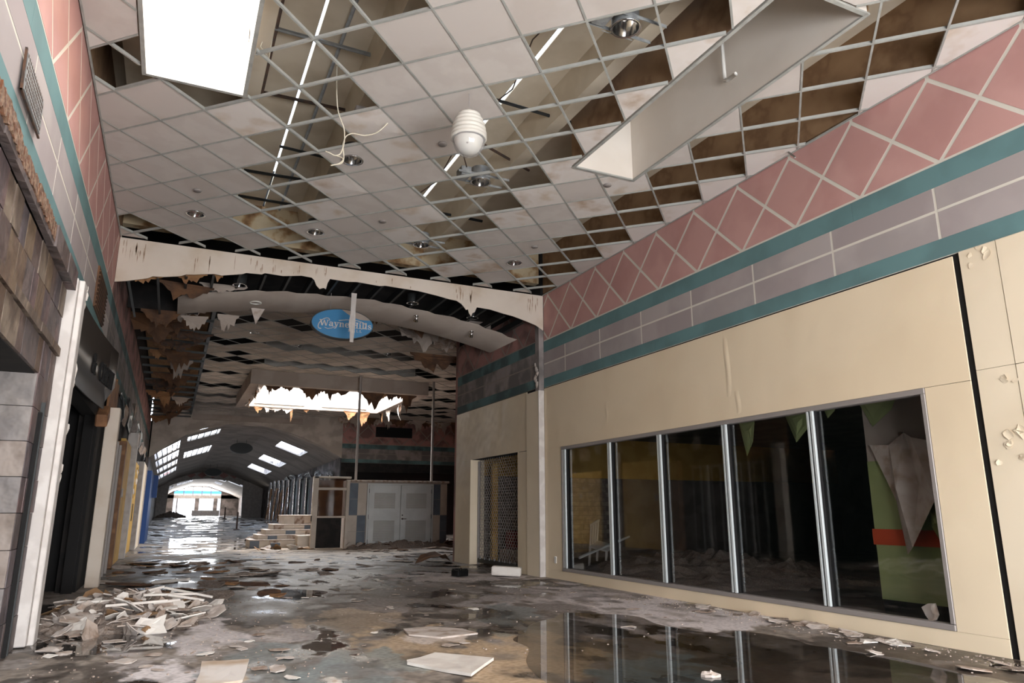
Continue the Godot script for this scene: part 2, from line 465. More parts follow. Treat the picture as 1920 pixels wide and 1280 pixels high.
# what lies on the floor: terrazzo, tan paving, plaster dust, grime and wet patches, each with its own ragged outline
func floor_material(x0: float, z0: float, x1: float, z1: float, w: int, h: int, wet: float) -> StandardMaterial3D:
	var col := Image.create(w, h, false, Image.FORMAT_RGB8)
	var rgh := Image.create(w, h, false, Image.FORMAT_L8)
	var big := FastNoiseLite.new(); big.seed = 5; big.frequency = 0.55; big.fractal_octaves = 6
	var fine := FastNoiseLite.new(); fine.seed = 9; fine.frequency = 9.0; fine.fractal_octaves = 3
	var edge := FastNoiseLite.new(); edge.seed = 21; edge.frequency = 1.3; edge.fractal_octaves = 6
	var sx := (x1 - x0) / w; var sz := (z1 - z0) / h
	var base_a := C(112, 102, 93); var base_b := C(74, 65, 57); var base_c := C(152, 140, 128)
	for j in h:
		var z := z0 + (j + 0.5) * sz
		for i in w:
			var x := x0 + (i + 0.5) * sx
			var n := big.get_noise_2d(x, z * 0.6)
			var f := fine.get_noise_2d(x, z)
			var c := base_a.lerp(base_b, clampf(n * 3.0, 0, 1)).lerp(base_c, clampf(-n * 2.6, 0, 1))
			var g0 := edge.get_noise_2d(x * 0.8 + 60.0, z * 0.55)
			c = c.lerp(C(56, 48, 42), clampf((g0 - 0.06) * 6.0, 0, 0.75)).lerp(C(158, 150, 146), clampf((-g0 - 0.18) * 6.0, 0, 0.6))
			c = c.lightened(maxf(f, 0) * 0.18).darkened(maxf(-f, 0) * 0.3)
			col.set_pixel(i, j, c)
			var r := clampf(0.58 - n * 1.3 + f * 0.2 - wet * 0.45 - g0 * 1.1, 0.05, 0.95)
			rgh.set_pixel(i, j, Color(r, r, r))
	var tones := {"D": [C(62, 53, 46), 0.4], "L": [C(226, 217, 216), 0.95], "T": [C(186, 161, 131), 0.6], "C": [C(122, 134, 136), 0.4], "B": [C(96, 80, 66), 0.5], "G": [C(116, 110, 106), 0.6], "W": [C(62, 56, 52), 0.06]}
	for p in PATCHES:
		var a := Vector2(p[4], p[5]); var b := Vector2(p[6], p[7])
		var det := a.x * b.y - a.y * b.x
		var ex := (absf(a.x) + absf(b.x)) * 1.45; var ez := (absf(a.y) + absf(b.y)) * 1.45
		var i0: int = clampi(int((p[2] - ex - x0) / sx), 0, w); var i1: int = clampi(int((p[2] + ex - x0) / sx), 0, w)
		var ja := int((p[3] - ez - z0) / sz); var jb := int((p[3] + ez - z0) / sz)
		var j0: int = clampi(mini(ja, jb), 0, h); var j1: int = clampi(maxi(ja, jb), 0, h)
		var tone: Color = tones[p[0]][0]; var tr: float = tones[p[0]][1]; var k: float = p[1]
		for j in range(j0, j1):
			var z2 := z0 + (j + 0.5) * sz
			for i in range(i0, i1):
				var x2 := x0 + (i + 0.5) * sx
				var dx: float = x2 - p[2]; var dz: float = z2 - p[3]
				var s := (dx * b.y - dz * b.x) / det; var t := (a.x * dz - a.y * dx) / det
				var d := sqrt(s * s + t * t)
				if d > 1.45: continue
				var e := edge.get_noise_2d(x2 * 1.4, z2 * 0.9)
				var g := clampf((1.0 - d + e * 0.9) * 5.0, 0, 1) * k * clampf(0.85 + e * 1.2, 0.25, 1.0)
				if g <= 0.0: continue
				var f2 := fine.get_noise_2d(x2 * 1.7 + 40.0, z2 * 1.7)
				var tc := tone.lightened(maxf(f2, 0) * 0.25).darkened(maxf(-f2, 0) * 0.25)
				col.set_pixel(i, j, col.get_pixel(i, j).lerp(tc, g))
				var rr := lerpf(rgh.get_pixel(i, j).r, tr, g)
				rgh.set_pixel(i, j, Color(rr, rr, rr))
	col.generate_mipmaps(); rgh.generate_mipmaps()
	var m := StandardMaterial3D.new()
	m.albedo_texture = ImageTexture.create_from_image(col)
	m.roughness_texture = ImageTexture.create_from_image(rgh)
	m.roughness_texture_channel = BaseMaterial3D.TEXTURE_CHANNEL_RED
	m.roughness = 1.0
	m.metallic_specular = 0.5
	return m

func floor_mesh(x0: float, z0: float, x1: float, z1: float, nx: int, nz: int, amp: float) -> Mesh:
	var n := FastNoiseLite.new(); n.seed = 77; n.frequency = 1.6; n.fractal_octaves = 5
	var st := SM()
	var p := func(i: int, j: int) -> Vector3:
		var x := lerpf(x0, x1, float(i) / nx); var z := lerpf(z0, z1, float(j) / nz)
		var k := 1.0 if i > 0 and i < nx and j > 0 and j < nz else 0.0
		return Vector3(x, -absf(n.get_noise_2d(x, z)) * amp * k, z)
	var uv := func(i: int, j: int) -> Vector2: return Vector2(float(i) / nx, float(j) / nz)
	for j in nz:
		for i in nx:
			for q in [[i, j], [i + 1, j], [i + 1, j + 1], [i, j], [i + 1, j + 1], [i, j + 1]]:
				st.set_uv(uv.call(q[0], q[1]))
				st.add_vertex(p.call(q[0], q[1]))
	return fin(st)

func build_floor() -> void:
	var f := mi("floor", floor_mesh(-2.3, -14.0, 6.6, 2.0, 120, 200, 0.004), floor_material(-2.3, -14.0, 6.6, 2.0, 1024, 1840, 0.05))
	f.set_meta("kind", "structure")
	var g := mi("floor", floor_mesh(-2.3, -37.0, 14.5, -14.0, 120, 170, 0.012), floor_material(-2.3, -37.0, 14.5, -14.0, 900, 1100, 0.06))
	g.set_meta("kind", "structure")
	var b := mi("floor", bx(Vector3(-7.5, -0.35, -37.0), Vector3(14.5, -0.03, 12.0)), M.concrete)
	b.set_meta("kind", "structure")
	var r := mi("floor", bx(Vector3(-2.3, -0.03, 2.0), Vector3(6.6, -0.001, 12.0)), M.well)  # unseen floor, made near white to bounce light up to the ceiling
	r.set_meta("kind", "structure")
	# standing water
	var outl := [Vector2(3.4, -6.94), Vector2(3.62, -7.3), Vector2(3.86, -7.52), Vector2(4.15, -7.7), Vector2(4.45, -7.99), Vector2(4.81, -7.72), Vector2(4.95, -7.6), Vector2(5.06, -7.32), Vector2(4.94, -6.86), Vector2(4.94, -6.56), Vector2(5.04, -6.1), Vector2(5.25, -6.12), Vector2(5.45, -6.02), Vector2(5.56, -5.55), Vector2(5.45, -5.2), Vector2(5.51, -5.0), Vector2(5.64, -4.36), Vector2(5.56, -3.86), Vector2(5.43, -3.4), Vector2(3.61, -2.6), Vector2(2.49, -3.0), Vector2(2.47, -4.18), Vector2(2.6, -5.08), Vector2(2.75, -5.6), Vector2(3.04, -6.15), Vector2(3.1, -6.6)]
	puddle(outl, "wide shallow puddle mirroring the shop window mullions beside the right wall")
	puddle([Vector2(-1.1, -8.75), Vector2(-0.82, -8.9), Vector2(-0.5, -8.6), Vector2(-0.19, -8.5), Vector2(0.1, -8.1), Vector2(0.18, -7.78), Vector2(-0.07, -7.42), Vector2(-0.4, -7.5), Vector2(-0.57, -7.45), Vector2(-0.9, -7.7)], "small dark puddle in front of the plaster rubble heap by the white column")
	puddle([Vector2(1.3, -11.4), Vector2(1.5, -11.9), Vector2(1.9, -12.1), Vector2(2.3, -11.6), Vector2(2.1, -11.1), Vector2(1.7, -10.8)], "small glinting puddle in the grime in the middle of the hall")
	for k in 26:
		var cx := rng.randf_range(0.0, 2.3); var cz := -19.5 - 16.5 * pow(rng.randf(), 0.8)
		var rx := rng.randf_range(0.25, 0.9); var rz := rng.randf_range(0.08, 0.35)
		var ring := []
		for i in 12: ring.append(Vector2(cx + cos(TAU * i / 12) * rx * rng.randf_range(0.6, 1.15), cz + sin(TAU * i / 12) * rz * rng.randf_range(0.6, 1.2)))
		puddle(ring, "narrow bright puddle on the court floor between the yellow door and the stepped planter", "puddles on the court floor")

func puddle(outl: Array, label: String, group := "") -> void:
	var cur := Curve2D.new()
	for k in outl.size() + 1:
		var a: Vector2 = outl[(k + outl.size() - 1) % outl.size()]; var b: Vector2 = outl[k % outl.size()]; var c: Vector2 = outl[(k + 1) % outl.size()]
		cur.add_point(b, (a - c) / 6.0, (c - a) / 6.0)
	var poly := cur.tessellate(4, 3.0)
	poly.remove_at(poly.size() - 1)
	var xf := Transform3D(Basis(Vector3(1, 0, 0), Vector3(0, 0, 1), Vector3(0, 1, 0)), Vector3(0, 0.0, 0))
	var st := S()
	var ix := Geometry2D.triangulate_polygon(poly)
	for k in range(0, ix.size(), 3):
		for q in [0, 1, 2]:
			var v := poly[ix[k + q]]
			st.add_vertex(xf * Vector3(v.x, v.y, 0.003))
	single("puddle", label, "puddle", fin(st), M.water, Transform3D.IDENTITY, group)

# ---------------------------------------------------------------- walls
func piece(parent: Node, called: String, poly: PackedVector2Array, clip: PackedVector2Array, th: float, xf: Transform3D, m: Material, inset := 0.0) -> void:
	var list := [poly]
	if inset > 0.0: list = Geometry2D.offset_polygon(poly, -inset)
	for q in list:
		for r in Geometry2D.intersect_polygons(q, clip):
			if r.size() >= 3:
				mi(called, pm(r, th, xf), m, parent)

# the painted band of every mall wall: pink lozenges, two teal stripes, grey blocks between light joints
func fascia(parent: Node, xf: Transform3D, u0: float, u1: float, vert: float, joint: float, top: float, grimy_shaded := false) -> void:  # last switch picks the darker copies that carry grime and painted shade
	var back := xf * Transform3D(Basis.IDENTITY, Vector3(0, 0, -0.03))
	mi("joint_backing", pm(rect(u0, 3.56, u1, top), 0.032, back), M.joint_grime_shade if grimy_shaded else M.joint, parent)
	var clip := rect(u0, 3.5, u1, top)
	var pk: Array = [M.pink_grime_shade] if grimy_shaded else [M.pink, M.pink2]
	var mv: Array = [M.mauve_grime_shade] if grimy_shaded else [M.mauve, M.mauve2]
	var tl: Material = M.teal_grime_shade if grimy_shaded else M.teal
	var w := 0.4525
	var k0 := int(floor((u0 - vert) / 0.905)) - 1
	var k1 := int(ceil((u1 - vert) / 0.905)) + 1
	for k in range(k0, k1):
		var c := vert + 0.905 * k
		piece(parent, "pink_lozenge", PackedVector2Array([Vector2(c, 4.5), Vector2(c + w, 4.955), Vector2(c, 5.41), Vector2(c - w, 4.955)]), clip, 0.004, xf, pk[(k + 60) % pk.size()], 0.02)
		piece(parent, "pink_triangle", PackedVector2Array([Vector2(c, 5.41), Vector2(c + w, 4.955), Vector2(c + 2 * w, 5.41), Vector2(c + 2 * w, top + 0.02), Vector2(c, top + 0.02)]), clip, 0.004, xf, pk[(k + 61) % pk.size()], 0.02)
		piece(parent, "pink_triangle", PackedVector2Array([Vector2(c, 4.5), Vector2(c + w, 4.955), Vector2(c + 2 * w, 4.5)]), clip, 0.004, xf, pk[(k + 60) % pk.size()], 0.02)
	var z := u0
	while z < u1 - 0.01:
		var e := minf(z + 3.66, u1)
		mi("teal_stripe", pm(rect(z, 4.275, e - 0.003, 4.495), 0.005, xf), tl, parent)
		mi("teal_stripe", pm(rect(z, 3.565, e - 0.003, 3.745), 0.005, xf), tl, parent)
		z = e
	k0 = int(floor((u0 - joint) / 1.23)) - 1
	k1 = int(ceil((u1 - joint) / 1.23)) + 1
	for k in range(k0, k1):
		var a := joint + 1.23 * k
		piece(parent, "grey_block", rect(a + 0.014, 3.747, a + 1.216, 4.018), clip, 0.004, xf, mv[(k + 60) % mv.size()])
		piece(parent, "grey_block", rect(a + 0.014, 4.046, a + 1.216, 4.273), clip, 0.004, xf, mv[(k + 61) % mv.size()])

func build_right_wall() -> void:
	var wall := struct("wall_right")
	var xf := on_wall(XR, -1.0)
	fascia(wall, xf, ZB, ZE, -4.01, -4.11, YC)
	# core behind the cladding, open at the shop window
	var st := S()
	addb(st, Vector3(XR + 0.03, 2.35, -12.6), Vector3(XR + 0.16, 6.5, ZE))
	addb(st, Vector3(XR + 0.012, -0.1, -11.68), Vector3(XR + 0.16, 0.153, -4.47))
	addb(st, Vector3(XR + 0.012, -0.1, -12.6), Vector3(XR + 0.16, 3.56, -11.68))
	addb(st, Vector3(XR + 0.012, -0.1, -4.47), Vector3(XR + 0.16, 3.56, ZE))
	addb(st, Vector3(XR + 0.012, 2.35, -11.68), Vector3(XR + 0.16, 3.56, -4.47))
	mi("wall_core", fin(st), M.black, wall)
	mi("plenum_board", bx(Vector3(XR - 0.012, YC + 0.04, -12.4), Vector3(XR + 0.03, 6.42, ZE)), M.kraft, wall)
	# cream cladding round the window
	var T := 0.014
	mi("cream_panel", pm(rect(-12.33, 2.352, -4.02, 3.538), T, xf), M.beige, wall)
	mi("cream_panel", pm(rect(-12.33, 0.0, -4.02, 0.15), T, xf), M.beige, wall)
	mi("cream_panel", pm(rect(-12.33, 0.152, -11.685, 2.35), T, xf), M.beige, wall)
	mi("cream_panel", pm(rect(-4.465, 0.152, -4.02, 2.347), T, xf), M.beige, wall)
	mi("cream_panel", pm(rect(-3.955, 2.43, -3.62, 3.555), T, xf), M.beige2, wall)
	mi("cream_panel", pm(rect(-3.955, 0.0, -3.62, 2.426), T, xf), M.beige2, wall)
	mi("cream_panel", pm(rect(-3.612, 2.43, 1.2, 3.555), T + 0.004, xf), M.beige2, wall)
	mi("cream_panel", pm(rect(-3.612, 0.0, 1.2, 2.424), T + 0.004, xf), M.beige2, wall)
	mi("cream_panel", pm(rect(1.204, 0.0, ZE - 0.1, 3.555), T, xf), M.beige2, wall)
	mi("corner_bead", bx(Vector3(XR - 0.035, 0.0, -3.3), Vector3(XR - 0.015, 2.42, -3.24)), M.beige2, wall)
	# blisters and seams where the cladding has lifted
	for b in [[-7.15, 2.62, 3.46, 0.008], [-7.0, 2.39, 2.72, 0.006], [-10.1, 2.6, 3.0, 0.005]]:
		var bs := SM()
		for j in 8:
			for i in 8:
				var q := []
				for e in [[0, 0], [1, 0], [1, 1], [0, 1]]:
					var s: float = (i + e[0]) / 8.0; var t: float = (j + e[1]) / 8.0
					var hgt: float = b[3] * pow(sin(PI * s), 1.5) * pow(sin(PI * t), 0.5)
					q.append(xf * Vector3(b[0] + (s - 0.5) * 0.12 + 0.012 * sin(t * 5.0), lerpf(b[1], b[2], t), T - 0.001 + hgt))
				quad(bs, q[0], q[1], q[2], q[3])
		mi("blister", fin(bs), M.beige, wall)
	# curled flakes of paint on the narrow strip
	for k in 18:
		var grp: Array = [[-3.79, 3.46, 0.13, 0.1], [-3.68, 2.26, 0.05, 0.12], [-3.72, 1.75, 0.16, 0.16]][0 if k < 5 else (1 if k < 8 else 2)]
		var at := Vector3(XR - T - 0.004, grp[1] + rng.randf_range(-1, 1) * grp[3], grp[0] + rng.randf_range(-1, 1) * grp[2])
		var sc := rng.randf_range(0.04, 0.09)
		var fl := sheet(ragged(sc, sc * rng.randf_range(0.8, 1.8), 9, 0.5), 0.0015, Vector2(5.0, 1.0), 0.006, k)
		mi("paint_flake", fl, M.beige2, wall, Transform3D(Basis(Vector3(0, 0, 1), Vector3(0, 1, 0), Vector3(-1, 0, 0)).rotated(Vector3(0, 1, 0), rng.randf_range(-0.5, 0.5)).rotated(Vector3(1, 0, 0), rng.randf_range(-2, 2)), at))
	mi("socket_plate", cbox(Vector3(XR - T - 0.005, 0.33, -11.95), Vector3(0.012, 0.12, 0.075), 0.003), M.white_plastic, wall)
	# window
	var win := struct("window_1")
	var wz0 := -11.68; var wz1 := -4.47; var wy0 := 0.153; var wy1 := 2.35
	mi("frame_rail", cbox(Vector3(XR + 0.03, wy1 - 0.028, (wz0 + wz1) / 2), Vector3(0.11, 0.055, wz1 - wz0), 0.004), M.alu_dull, win)
	mi("frame_rail", cbox(Vector3(XR + 0.03, wy0 + 0.026, (wz0 + wz1) / 2), Vector3(0.12, 0.052, wz1 - wz0), 0.004), M.alu_dull, win)
	mi("frame_stile", cbox(Vector3(XR + 0.03, (wy0 + wy1) / 2, wz1 - 0.022), Vector3(0.11, wy1 - wy0 - 0.112, 0.044), 0.004), M.alu_dull, win)
	mi("frame_stile", cbox(Vector3(XR + 0.03, (wy0 + wy1) / 2, wz0 + 0.022), Vector3(0.11, wy1 - wy0 - 0.112, 0.044), 0.004), M.alu_dull, win)
	var mz := [-10.07, -8.71, -7.30, -5.88]
	var yc := (wy0 + wy1) / 2; var yh := wy1 - wy0 - 0.112
	for z in mz + [wz0 + 0.1]:
		var mul := Node3D.new()
		put(mul, "mullion", win)
		mi("face_bar", cbox(Vector3(XR - 0.012, yc, z + 0.035), Vector3(0.03, yh, 0.036), 0.003), M.alu, mul)
		mi("face_bar", cbox(Vector3(XR - 0.002, yc, z - 0.03), Vector3(0.03, yh, 0.03), 0.003), M.alu, mul)
		mi("gasket", bx(Vector3(XR + 0.004, wy0 + 0.056, z - 0.05), Vector3(XR + 0.08, wy1 - 0.056, z + 0.05)), M.black, mul)
	var edges := [wz0 + 0.15, -10.12, -10.02, -8.76, -8.66, -7.35, -7.25, -5.93, -5.83, wz1 - 0.044]
	for k in 5:
		mi("glass_pane", bx(Vector3(XR + 0.045, wy0 + 0.056, edges[2 * k]), Vector3(XR + 0.051, wy1 - 0.056, edges[2 * k + 1])), M.glass, win)
	mi("sill_board", bx(Vector3(XR + 0.085, 0.12, wz0), Vector3(XR + 0.16, 0.155, wz1)), M.alu_dull, win)

func build_right_wall_beyond() -> void:
	var wall := struct("wall_right_beyond")
	var xf := on_wall(X2, -1.0)
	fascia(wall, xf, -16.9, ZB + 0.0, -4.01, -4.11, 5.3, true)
	var st := S()
	addb(st, Vector3(X2 + 0.03, 2.37, -16.9), Vector3(X2 + 0.3, 6.9, ZB))
	addb(st, Vector3(X2 + 0.014, 0, -16.9), Vector3(X2 + 0.3, 3.56, -15.93))
	addb(st, Vector3(X2 + 0.014, 0, -13.34), Vector3(X2 + 0.3, 3.56, ZB))
	addb(st, Vector3(X2 + 0.014, 2.37, -15.93), Vector3(X2 + 0.3, 3.56, -13.34))
	mi("wall_core", fin(st), M.black, wall)
	mi("cream_panel", pm(rect(-16.9, 2.37, -12.9, 3.545), 0.014, xf), M.beige_shiny, wall)
	mi("cream_panel", pm(rect(-16.9, 0.0, -15.93, 2.368), 0.014, xf), M.beige_shiny, wall)
	mi("cream_panel", pm(rect(-13.34, 0.0, -12.9, 2.36), 0.014, xf), M.beige_shiny, wall)
	mi("cream_panel", pm(rect(-12.89, 0.0, ZB - 0.01, 3.5), 0.03, xf), M.beige2, wall)
	mi("jamb", bx(Vector3(X2 - 0.012, 0.0, -15.95), Vector3(X2 + 0.34, 2.37, -15.925)), M.beige2, wall)
	mi("jamb", bx(Vector3(X2 - 0.012, 0.0, -13.345), Vector3(X2 + 0.34, 2.37, -13.33)), M.beige2, wall)
	mi("corner_strip", bx(Vector3(X2 - 0.035, 0.0, ZB - 0.01), Vector3(XR - 0.016, 3.5, ZB + 0.012)), M.trim_white, wall)
	mi("corner_post", bx(Vector3(X2 - 0.02, 3.5, ZB - 0.15), Vector3(XR - 0.012, 5.0, ZB + 0.006)), M.mauve_grime_shade, wall)
	mi("return_wall", bx(Vector3(X2, 0.0, -17.05), Vector3(14.5, 6.9, -16.9)), M.pink_grime_shade, wall)
	# rolling grille of chain links across the doorway
	var gr := thing("security_grille", "rolled down chain link security grille closing the cream shop doorway", "grille", Vector3(X2 + 0.2, 0, -14.635))
	var links := S()
	var gy := 0.14
	var row := 0
	while gy < 2.33:
		links = links
		addb(links, Vector3(-0.003, gy - 0.003, -1.27), Vector3(0.003, gy + 0.003, 1.27))
		var gz := -1.25 + (0.0 if row % 2 == 0 else 0.06)
		while gz < 1.25:
			addb(links, Vector3(-0.005, gy, gz - 0.005), Vector3(0.005, gy + 0.062, gz + 0.005))
			gz += 0.12
		gy += 0.062
		row += 1
	var lk := mi("links", fin(links), M.alu_dull, gr)
	lk.set_meta("kind", "stuff")
	mi("bottom_bar", cbox(Vector3(0, 0.09, 0), Vector3(0.05, 0.09, 2.54), 0.006), M.steel_dark, gr)
	mi("guide_rail", cbox(Vector3(0, 1.17, -1.27), Vector3(0.06, 2.34, 0.04), 0.004), M.alu_dull, gr)
	mi("guide_rail", cbox(Vector3(0, 1.17, 1.27), Vector3(0.06, 2.34, 0.04), 0.004), M.alu_dull, gr)
	for k in 9:
		mi("bottom_clip", cbox(Vector3(-0.03, 0.15, -1.1 + k * 0.27), Vector3(0.02, 0.05, 0.03), 0.003), M.galv, gr)
	# peeled paint at the corner
	for k in 6:
		var sc := rng.randf_range(0.08, 0.16)
		mi("paint_flake", sheet(ragged(sc, sc * 1.4, 7, 0.4), 0.002, Vector2(-6, -3), 0.02, 300 + k), M.plaster, wall, Transform3D(Basis(Vector3(0, 0, 1), Vector3(0, 1, 0), Vector3(-1, 0, 0)).rotated(Vector3(1, 0, 0), rng.randf_range(-1, 1)), Vector3(X2 - 0.04, 3.62 + 0.08 * k, ZB - 0.08 - 0.03 * (k % 3))))

func build_left_wall() -> void:
	var wall := struct("wall_left")
	var xf := on_wall(XL, 1.0)
	fascia(wall, xf, ZB, ZE, -6.71, -6.575, YC)
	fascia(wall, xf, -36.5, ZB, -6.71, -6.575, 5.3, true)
	var st := S()
	addb(st, Vector3(XL - 0.3, 3.5, -36.5), Vector3(XL - 0.03, 6.9, ZE))
	addb(st, Vector3(XL - 0.3, 2.35, -8.45), Vector3(XL - 0.03, 3.56, ZE))
	addb(st, Vector3(XL - 0.3, -0.1, -8.45), Vector3(XL - 0.03, 2.36, -7.26))
	addb(st, Vector3(XL - 0.3, -0.1, -3.6), Vector3(XL - 0.03, 2.36, ZE))
	addb(st, Vector3(XL - 0.3, 2.7, -13.3), Vector3(XL - 0.1, 3.56, -8.4))
	addb(st, Vector3(XL - 0.3, -0.1, -36.5), Vector3(XL - 0.03, 3.56, -13.15))
	mi("wall_core", fin(st), M.near_black, wall)
	mi("plenum_board", bx(Vector3(XL - 0.03, YC + 0.04, -12.4), Vector3(XL + 0.01, 6.42, ZE)), M.kraft, wall)
	# slate slabs
	var rows := [[2.75, 3.04], [3.05, 3.33], [2.36, 2.65]]
	for r in rows.size():
		var z := -8.04
		while z < -1.5:
			var w := rng.randf_range(0.2, 0.34)
			mi("slate_slab", pm(rect(z + 0.003, rows[r][0], z + w - 0.003, rows[r][1]), 0.022 + rng.randf_range(0, 0.01), xf * Transform3D(Basis.IDENTITY, Vector3(0, 0, -0.03))), M["slate%d" % rng.randi_range(0, 5)], wall)
			z += w
	var z2 := -8.04
	while z2 < -1.5:
		var w2 := rng.randf_range(0.4, 0.7)
		mi("slate_ledge", pm(rect(z2 + 0.003, 2.66, z2 + w2 - 0.003, 2.74), 0.045 + rng.randf_range(0, 0.008), xf * Transform3D(Basis.IDENTITY, Vector3(0, 0, -0.03))), M["slate%d" % [2, 4, 4][rng.randi_range(0, 2)]], wall)
		z2 += w2
	for k in 8:
		for c in 2:
			var z3: float = [-8.04, -7.42][c]
			mi("slate_slab", pm(rect(z3 + 0.003, 0.295 * k + 0.003, z3 + [0.62, 0.2][c] - 0.003, 0.295 * (k + 1) - 0.003), 0.022 + rng.randf_range(0, 0.01), xf * Transform3D(Basis.IDENTITY, Vector3(0, 0, -0.03))), M["slate%d" % [1, 3, 5, 0][rng.randi_range(0, 3)]], wall)
	# far jamb of the shop recess, faced with grey slate squares
	var jf := Transform3D(Basis(Vector3(1, 0, 0), Vector3(0, 1, 0), Vector3(0, 0, 1)), Vector3(0, 0, -7.23))
	mi("recess_jamb", bx(Vector3(XL - 1.4, 0, -7.5), Vector3(XL - 0.03, 2.35, -7.23)), M.near_black, wall)
	for j in 8:
		for i in 4:
			mi("slate_square", pm(rect(XL - 0.005 - 0.295 * (i + 1) + 0.003, 0.295 * j + 0.003, XL - 0.005 - 0.295 * i - 0.003, minf(0.295 * (j + 1), 2.35) - 0.003), 0.02 + rng.randf_range(0, 0.006), jf), M["slate_grey%d" % rng.randi_range(0, 2)], wall)
	mi("recess_soffit", bx(Vector3(XL - 1.4, 2.355, -7.23), Vector3(XL - 0.03, 2.4, -3.6)), M.rock, wall)
	mi("recess_back", bx(Vector3(XL - 1.5, -0.1, -7.3), Vector3(XL - 1.4, 2.4, -3.5)), M.teal_grime_shade, wall)
	mi("recess_side", bx(Vector3(XL - 1.4, -0.1, -3.6), Vector3(XL - 0.03, 2.4, -3.5)), M.near_black, wall)
	# metal channel beside the recess
	mi("door_channel", bx(Vector3(XL - 0.002, 0.02, -7.62), Vector3(XL + 0.03, 2.15, -7.59)), M.steel_dark, wall)
	mi("door_channel", bx(Vector3(XL - 0.002, 0.02, -7.55), Vector3(XL + 0.025, 2.05, -7.49)), M.black, wall)
	# shelf of slate and broken bed of stone under the painted band
	var z4 := -8.06
	while z4 < -1.5:
		var w4 := rng.randf_range(0.28, 0.45)
		if z4 < -6.9:
			mi("slate_coping", pm(rect(z4 + 0.003, 3.345, z4 + w4 - 0.003, 3.535), 0.1 + rng.randf_range(-0.006, 0.006), xf * Transform3D(Basis.IDENTITY, Vector3(0, 0, -0.03))), M["slate%d" % [0, 5, 3][rng.randi_range(0, 2)]], wall)
		else:
			# cladding fallen off: rough bedding shows
			var rag := PackedVector2Array()
			var nn := 7
			for i in nn + 1: rag.append(Vector2(z4 + w4 * i / nn, 3.4 + rng.randf_range(-0.02, 0.02)))
			for i in nn + 1: rag.append(Vector2(z4 + w4 * (nn - i) / nn, 3.53 + rng.randf_range(-0.02, 0.01)))
			mi("broken_stone", pm(rag, 0.04 + rng.randf_range(0.0, 0.03), xf), M.rock, wall)
			mi("slate_coping", pm(rect(z4 + 0.003, 3.345, z4 + w4 - 0.003, 3.395), 0.05 + rng.randf_range(-0.006, 0.006), xf), M.slate3, wall)
		z4 += w4
	mi("drip_edge", bx(Vector3(XL, 3.545, -8.4), Vector3(XL + 0.025, 3.562, -1.5)), M.trim_white, wall)
	# perforated vent plates in the grey band
	var v1 := thing("vent_grille", "perforated silver vent plate tilted off the grey band of the left wall", "vent", Vector3(XL + 0.03, 3.93, -5.28))
	mi("plate", cbox(Vector3.ZERO, Vector3(0.012, 0.26, 0.62), 0.003), M.galv, v1)
	mi("frame_edge", bx(Vector3(-0.012, -0.15, -0.34), Vector3(0.002, -0.14, 0.34)), M.steel_rust, v1)
	mi("frame_edge", bx(Vector3(-0.012, -0.15, 0.32), Vector3(0.002, 0.15, 0.34)), M.steel_rust, v1)
	var hs := S()
	for j in 6:
		for i in 14:
			addb(hs, Vector3(0.0055, -0.11 + j * 0.042, -0.29 + i * 0.043 + (0.02 if j % 2 else 0.0)), Vector3(0.0075, -0.09 + j * 0.042, -0.27 + i * 0.043 + (0.02 if j % 2 else 0.0)))
	mi("perforations", fin(hs), M.steel_rust, v1).set_meta("kind", "stuff")
	v1.rotation = Vector3(0, 0, 0.03)
	var v2 := thing("louvre_vent", "dark louvred vent under the teal stripe above the black shop sign", "vent", Vector3(XL + 0.02, 4.0, -10.75))
	mi("frame", bx(Vector3(-0.02, -0.27, -0.6), Vector3(0.006, 0.27, 0.6)), M.paper_dark, v2)
	for k in 9:
		mi("slat", bx(Vector3(0.006, -0.25 + k * 0.056, -0.58), Vector3(0.022, -0.23 + k * 0.056, 0.58)), M.paper_dark, v2)
	# white painted corner column with chipped edges
	var col := thing("corner_column", "tall white painted timber column with chipped edges beside the slate wall", "column", Vector3(XL, 0, -8.235))
	mi("face_board", cbox(Vector3(0.05, 1.745, -0.05), Vector3(0.16, 3.49, 0.22), 0.008), M.trim_white, col)
	mi("edge_board", cbox(Vector3(0.02, 1.745, 0.12), Vector3(0.13, 3.47, 0.12), 0.008), M.trim_white, col)
	mi("inner_board", cbox(Vector3(0.0, 1.74, -0.19), Vector3(0.15, 3.46, 0.07), 0.006), M.plaster, col)
	for k in 9:
		var sc := rng.randf_range(0.05, 0.11)
		mi("paint_flake", sheet(ragged(sc, sc * 2.0, 7, 0.4), 0.003, Vector2(-5, -3), 0.02, 600 + k), M.plaster_white, col, Transform3D(Basis.IDENTITY.rotated(Vector3(0, 1, 0), 1.57 + rng.randf_range(-0.6, 0.6)), Vector3(0.13, [3.4, 3.3, 2.6, 2.55, 2.45, 1.6, 1.5, 3.45, 2.0][k], -0.18 + rng.randf_range(-0.03, 0.02))))

